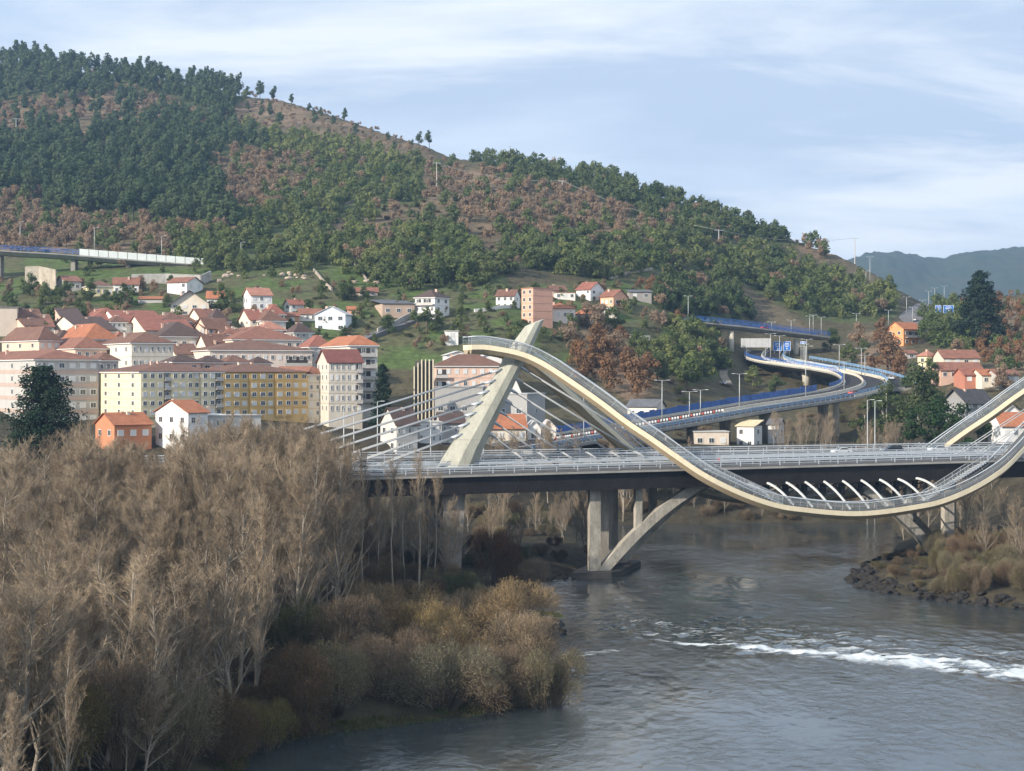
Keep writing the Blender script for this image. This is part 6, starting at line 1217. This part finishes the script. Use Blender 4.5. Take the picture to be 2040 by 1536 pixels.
car('car', (.60, .64, .68), on_deck(1868, 6.4), TH + math.pi, 'pale car near the foot of the far rising footway', 'pale_car')
car('car', (.42, .44, .46), on_deck(725, -6.0), TH, 'grey car behind the lower cables at the left deck end', 'grey_car')
def on_path(fr, i, w, bank=0.0): p, s = fr[i]; q = p + s * w; d = fr[min(i + 1, len(fr) - 1)][0] - fr[max(i - 1, 0)][0]; return (q.x, q.y, q.z + .06 + bank * w), math.atan2(d.y, d.x)
l, a = on_path(rf, 62, 4.5, BKR); car('car', (.55, .12, .10), l, a, 'red and white car rounding the outer bend of the hairpin', 'red_car')
l, a = on_path(of, 20, 1.5); car('car', (.45, .05, .05), l, a, 'red car crossing the overpass', 'red_car')
l, a = on_path(sf, 26, 0); car('car', (.60, .60, .60), l, a, 'white car at the end of the outer road before the trees', 'white_car')
g = ground(1441, 768); car('car', (.68, .68, .70), (g.x, g.y, g.z + .35), 1.9, 'white car parked on the dirt track below the slope', 'white_car')
i = 10; g = hp[min(i, len(hp) - 1)]; car('car', (.70, .70, .70), (g.x, g.y, gz(g.x, g.y) + 1.0), 1.2, 'white car coming down the saddle road', 'white_car')
g = P3(712, 1010, 333); g.z = gz(g.x, g.y); car('car', (.66, .67, .70), (g.x, g.y, g.z + .1), .3, 'white car parked under the deck behind the pale trunks', 'white_car')

# ------------------------------------------------------------------ lamps, poles, signs
M_pole = mat('lamp_pole', (.42, .44, .43), .5, .1, 1, metal=.2)
def lamp(base, h, label, group, arm=1.6, double=True, name='street_lamp', rz=0.0):
    o = thing(name, label, 'street lamp', base, rz, group); mb = MB(); mb.tube([(0, 0, -.3), (0, 0, h)], [.17, .10], 7); mb.build('pole', M_pole, o, smooth=True)
    for s in ((-1, 1) if double else (1,)):
        mb = MB(); mb.tube([(0, 0, h - .05), (s * arm, 0, h + .12)], .06, 5); ao = mb.build('arm', M_pole, o); mb = MB(); mb.box((s * (arm + .35), 0, h + .12), (.95, .34, .16)); mb.build('lamp_head', M_strut, ao)
    return o
for px, top, i_hint in [(1322, 758, 0), (1378, 800, 0), (1405, 790, 0), (1480, 745, 0), (1606, 690, 0), (1686, 720, 0)]:
    j = min(range(12, 72), key=lambda q: abs(CX + F * rf[q][0].x / rf[q][0].y - px)); p = rf[j][0]; h = (ZC - (top - H) / F * p.y) - p.z
    lamp(tuple(p - rf[j][1] * .9), max(8, h), 'double armed street lamp on the lower viaduct at the %s' % {1322: 'white garage', 1378: 'first pier right of the footway', 1405: 'pale low building', 1480: 'middle of the striped markers', 1606: 'pier of the upper bend', 1686: 'outer bend'}[px], 'lamps along the hairpin')
for px, top, row, Y, lab in [(1553, 669, 722, 700, 'beside the blue road signs'), (1535, 665, 715, 712, 'between grey sign back and blue signs'), (1573, 665, 700, 745, 'under the overpass middle'), (1607, 676, 726, 690, 'right of the overpass pier'), (1672, 687, 738, 660, 'on the road right of the green bush'), (1716, 694, 745, 650, 'before the rust trees, left one'), (1723, 708, 752, 640, 'before the rust trees, right one'), (1600, 686, 730, 680, 'at the upper bend of the ramp')]:
    p = P3(px, row, Y); p.z = max(gz(p.x, p.y), min(p.z, 60)); h = ZC - (top - H) / F * Y - p.z; lamp(tuple(p), h, 'double armed street lamp ' + lab, 'lamps along the upper ramp')
for px, top, base, lab in [(1371, 590, 642, 'at the left end of the overpass'), (1537, 645, 668, 'behind the overpass middle'), (1576, 638, 668, 'behind the overpass right half'), (1613, 630, 665, 'on the slope behind the overpass'), (1620, 628, 664, 'beside the slope lamp, thinner one'), (1636, 632, 668, 'at the overpass right end'), (1706, 625, 660, 'above the brown trees'), (1770, 618, 648, 'left of the orange house roof'), (1806, 592, 628, 'at the left kerb of the saddle road'), (1818, 612, 645, 'low on the saddle road'), (1838, 598, 630, 'in the middle of the saddle road'), (1862, 574, 615, 'beyond the blue signs, left'), (1881, 570, 612, 'beyond the blue signs, right'), (1850, 580, 618, 'at the crest of the saddle road'), (40, 442, 500, 'first on the motorway viaduct from the left'), (188, 454, 505, 'second on the motorway viaduct from the left'), (322, 470, 520, 'third on the motorway viaduct'), (480, 483, 532, 'beyond the end of the noise barrier'), (1733, 512, 582, 'on the rocky shoulder, taller one'), (1725, 540, 582, 'on the rocky shoulder, shorter one')]:
    g = ground(px, base); h = max(6, ZC - (top - H) / F * g.y - g.z); lamp(tuple(g), h, 'thin street lamp ' + lab, 'thin lamps on the far roads', 1.2, px > 500)
for px, top, base, Y, lab in [(1728, 797, 885, 432, 'left one of two thin poles beside the pale viaduct pier'), (1743, 799, 885, 432, 'right one of two thin poles beside the pale viaduct pier'), (685, 812, 905, 420, 'thin pole left of the pylon among the cables'), (705, 815, 905, 424, 'second thin pole left of the pylon among the cables'), (752, 800, 900, 430, 'thin pole before the brown roofed house'), (1163, 790, 870, 470, 'thin lamp right of the pylon below the far footway'), (858, 832, 900, 425, 'thin pole before the glazed gallery house'), (963, 860, 905, 430, 'short thin pole at the pylon foot')]:
    p = P3(px, base, Y); p.z = gz(p.x, p.y); lamp(tuple(p), ZC - (top - H) / F * Y - p.z, lab, None, 1.0, False, 'lamp_pole')
def pole(px, top, base, label, arms=True):
    g = ground(px, base); h = ZC - (top - H) / F * g.y - g.z; o = thing('power_pole', label, 'power pole', tuple(g)); mb = MB(); mb.tube([(0, 0, -.5), (0, 0, h)], [.32, .2], 6); mb.build('pole', mat('pole_concrete', (.5, .47, .42), .8, .1, 1), o)
    if arms: mb = MB(); mb.box((0, 0, h - .2), (5.0, .2, .22)); mb.build('cross_arm', M_pole, o)
    return o.location + Vector((0, 0, h))
pa = pole(870, 324, 374, 'pale power pole on the brown middle slope'); pb = pole(1120, 360, 392, 'thin power pole before the dark evergreen shoulder'); pc_ = pole(1432, 458, 500, 'power pole above the right green slope'); pd_ = pole(1703, 474, 516, 'power pole on the rocky crest at right'); pe = pole(32, 236, 272, 'power pole on the upper left track')
mb = MB()
def wire(a, b, label):
    n = 14; mb = MB(); mb.tube([a.lerp(b, k / n) - Vector((0, 0, 14 * (k / n) * (1 - k / n))) for k in range(n + 1)], .07, 4); tag(mb.build('power_line', mat('wire', (.35, .34, .33), .6, .1, 1)), label, 'cable')
wire(pa, pb, 'thin power line from the brown slope to the evergreen shoulder'); wire(pb, pc_, 'thin power line along the evergreen shoulder'); wire(pc_, pd_, 'thin power line from the green slope to the rocky crest')
# road signs
M_sign = mat('sign_blue', (.03, .16, .50), .5, .08, .6); M_sback = mat('sign_back', (.46, .46, .45), .5, .1, .6); M_mark = mat('sign_white', (.8, .8, .8), .5, .03, 1)
def sign(px0, px1, r0, r1, Y, foot, label, kind='face', name='road_sign'):
    a, b = P3(px0, r0, Y), P3(px1, r1, Y); w, h = b.x - a.x, a.z - b.z; zf_ = ZC - (foot - H) / F * Y; o = thing(name, label, 'road sign', (a.x + w / 2, Y, zf_)); zc_ = b.z - zf_ + h / 2
    mb = MB(); mb.box((0, 0, zc_), (w, .2, h)); po = mb.build('panel', M_sign if kind == 'face' else M_sback, o)
    if kind == 'face':
        for s in (-1, 1): q = MB(); q.box((s * (w / 2 - .12), -.115, zc_), (.14, .03, h - .2)); q.build('border', M_mark, po); q = MB(); q.box((0, -.115, zc_ + s * (h / 2 - .12)), (w - .5, .03, .14)); q.build('border', M_mark, po)
        for k, (f, ww) in enumerate(((.28, .5), (.12, .62), (-.05, .4))): q = MB(); q.box((0, -.115, zc_ + h * f), (w * ww, .03, h * .06)); q.build('legend_bar', M_mark, po)
        q = MB(); z = zc_ - h * .28; s = w * .12; q.add([(-s, -.12, z), (0, -.12, z + s * 1.2), (s, -.12, z), (s * .4, -.12, z), (s * .4, -.12, z - s * .8), (-s * .4, -.12, z - s * .8), (-s * .4, -.12, z)], [(0, 6, 3, 2, 1), (6, 5, 4, 3)]); q.build('arrow', M_mark, po)
    else:
        for k in range(5): q = MB(); q.box((-w / 2 + w * (k + .5) / 5, -.14, zc_), (.12, .08, h)); q.build('stiffener', M_pole, po)
    for s in (-1, 1): q = MB(); q.box((s * w * .32, .22, (zc_ - h / 2) / 2 + h / 2), (.2, .2, zc_ + h / 2)); q.build('post', M_pole, o)
    return o
sign(1540, 1558, 680, 699, 735, 712, 'left one of two blue direction signs under the overpass'); sign(1560, 1575, 680, 699, 735, 712, 'right one of two blue direction signs under the overpass')
sign(1476, 1536, 674, 692, 716, 726, 'wide grey back of a gantry sign left of the blue signs', 'back', 'gantry_sign'); sign(1863, 1875, 608, 624, 805, 640, 'left blue direction sign on the saddle road'); sign(1879, 1900, 608, 624, 805, 640, 'right blue direction sign on the saddle road')
sign(1594, 1605, 680, 685, 700, 722, 'small pale blue sign right of the overpass pier')
# ------------------------------------------------------------------ people on the bridge
def person(loc, rz, coat, legs, label, stride=.12):
    me = bpy.data.meshes.new('sk'); V = [(0, 0, .95), (0, 0, 1.2), (0, 0, 1.42), (0, 0, 1.53), (.02, 0, 1.66), (.02, 0, 1.76), (0, .10, .9), (stride, .11, .5), (stride - .05, .11, .08), (stride + .12, .12, .03), (0, -.10, .9), (-stride, -.11, .5), (-stride - .12, -.11, .1), (-stride, -.12, .03), (0, .19, 1.40), (-.05, .26, 1.12), (.10, .26, .90), (.16, .25, .82), (0, -.19, 1.40), (.06, -.26, 1.12), (.18, -.24, .92), (.24, -.23, .85)]
    E = [(0, 1), (1, 2), (2, 3), (3, 4), (4, 5), (0, 6), (6, 7), (7, 8), (8, 9), (0, 10), (10, 11), (11, 12), (12, 13), (2, 14), (14, 15), (15, 16), (16, 17), (2, 18), (18, 19), (19, 20), (20, 21)]; Rr = [.16, .15, .17, .06, .10, .08, .10, .075, .055, .05, .10, .075, .055, .05, .075, .06, .045, .035, .075, .06, .045, .035]
    me.from_pydata(V, E, []); ob = bpy.data.objects.new('sk', me); COL.objects.link(ob); sk = ob.modifiers.new('s', 'SKIN'); ob.modifiers.new('u', 'SUBSURF').levels = 1
    for i, v in enumerate(me.skin_vertices[0].data): v.radius = (Rr[i], Rr[i] * 1.0); v.use_root = (i == 0)
    dg = bpy.context.evaluated_depsgraph_get(); m2 = bpy.data.meshes.new_from_object(ob.evaluated_get(dg)); bpy.data.objects.remove(ob); m2.name = 'person'; m2.materials.clear()
    for m in (mat('coat_%02d%02d%02d' % tuple(int(c * 99) for c in coat), coat, .9, .1, 3), mat('trousers_%02d%02d%02d' % tuple(int(c * 99) for c in legs), legs, .9, .1, 3), mat('skin', (.5, .31, .22), .6, .05, 3), mat('hair', (.05, .035, .025), .8, .1, 3)): m2.materials.append(m)
    for p in m2.polygons:
        z = p.center.z; p.material_index = 1 if z < .9 and abs(p.center.y) < .2 else (3 if z > 1.70 or (z > 1.6 and p.center.x < -.02) else (2 if z > 1.5 or (z < .93 and abs(p.center.y) >= .2) else 0)); p.use_smooth = True
    o = link('person', m2, None, None, loc); o.rotation_euler = (0, 0, rz); return tag(o, label, 'person')
person(on_deck(1110, -11.6, .17), TH, (.03, .035, .05), (.03, .04, .08), 'person in dark clothes walking along the near bridge railing')
person(on_deck(1432, -11.4, .17), TH + 3.1, (.42, .05, .08), (.05, .05, .07), 'person in a red jacket at the head of the access stair')
t_, _ = at_w(1325, -13.4); q = walk(t_, -1); q = BC + BA * q.x + BN * q.y + Vector((0, 0, q.z + .06)); person(tuple(q), TH, (.35, .36, .37), (.06, .06, .07), 'person in grey climbing the looping footway'); q = walk(t_ - 27.5, -1); q = BC + BA * q.x + BN * (q.y - .8) + Vector((0, 0, q.z + .06)); person(tuple(q), TH + 1.5, (.5, .5, .5), (.05, .06, .10), 'person in a pale jacket near the top of the footway')

# ------------------------------------------------------------------ air
def hazebox():
    mb = MB(); mb.box((700, 2700, 172), (9000, 5460, 360)); m = bpy.data.materials.new('haze_air'); m.use_nodes = True; t = m.node_tree; t.nodes.clear(); o = t.nodes.new('ShaderNodeOutputMaterial'); v = t.nodes.new('ShaderNodeVolumePrincipled')
    v.inputs['Color'].default_value = (.44, .68, 1.0, 1); v.inputs['Density'].default_value = HAZE; v.inputs['Anisotropy'].default_value = .3; t.links.new(v.outputs[0], o.inputs['Volume']); h = mb.build('haze', m, None, 'stuff'); h['label'] = 'thin blue haze over the valley and hills'; h['category'] = 'haze'
HAZE = 0.0001
hazebox()
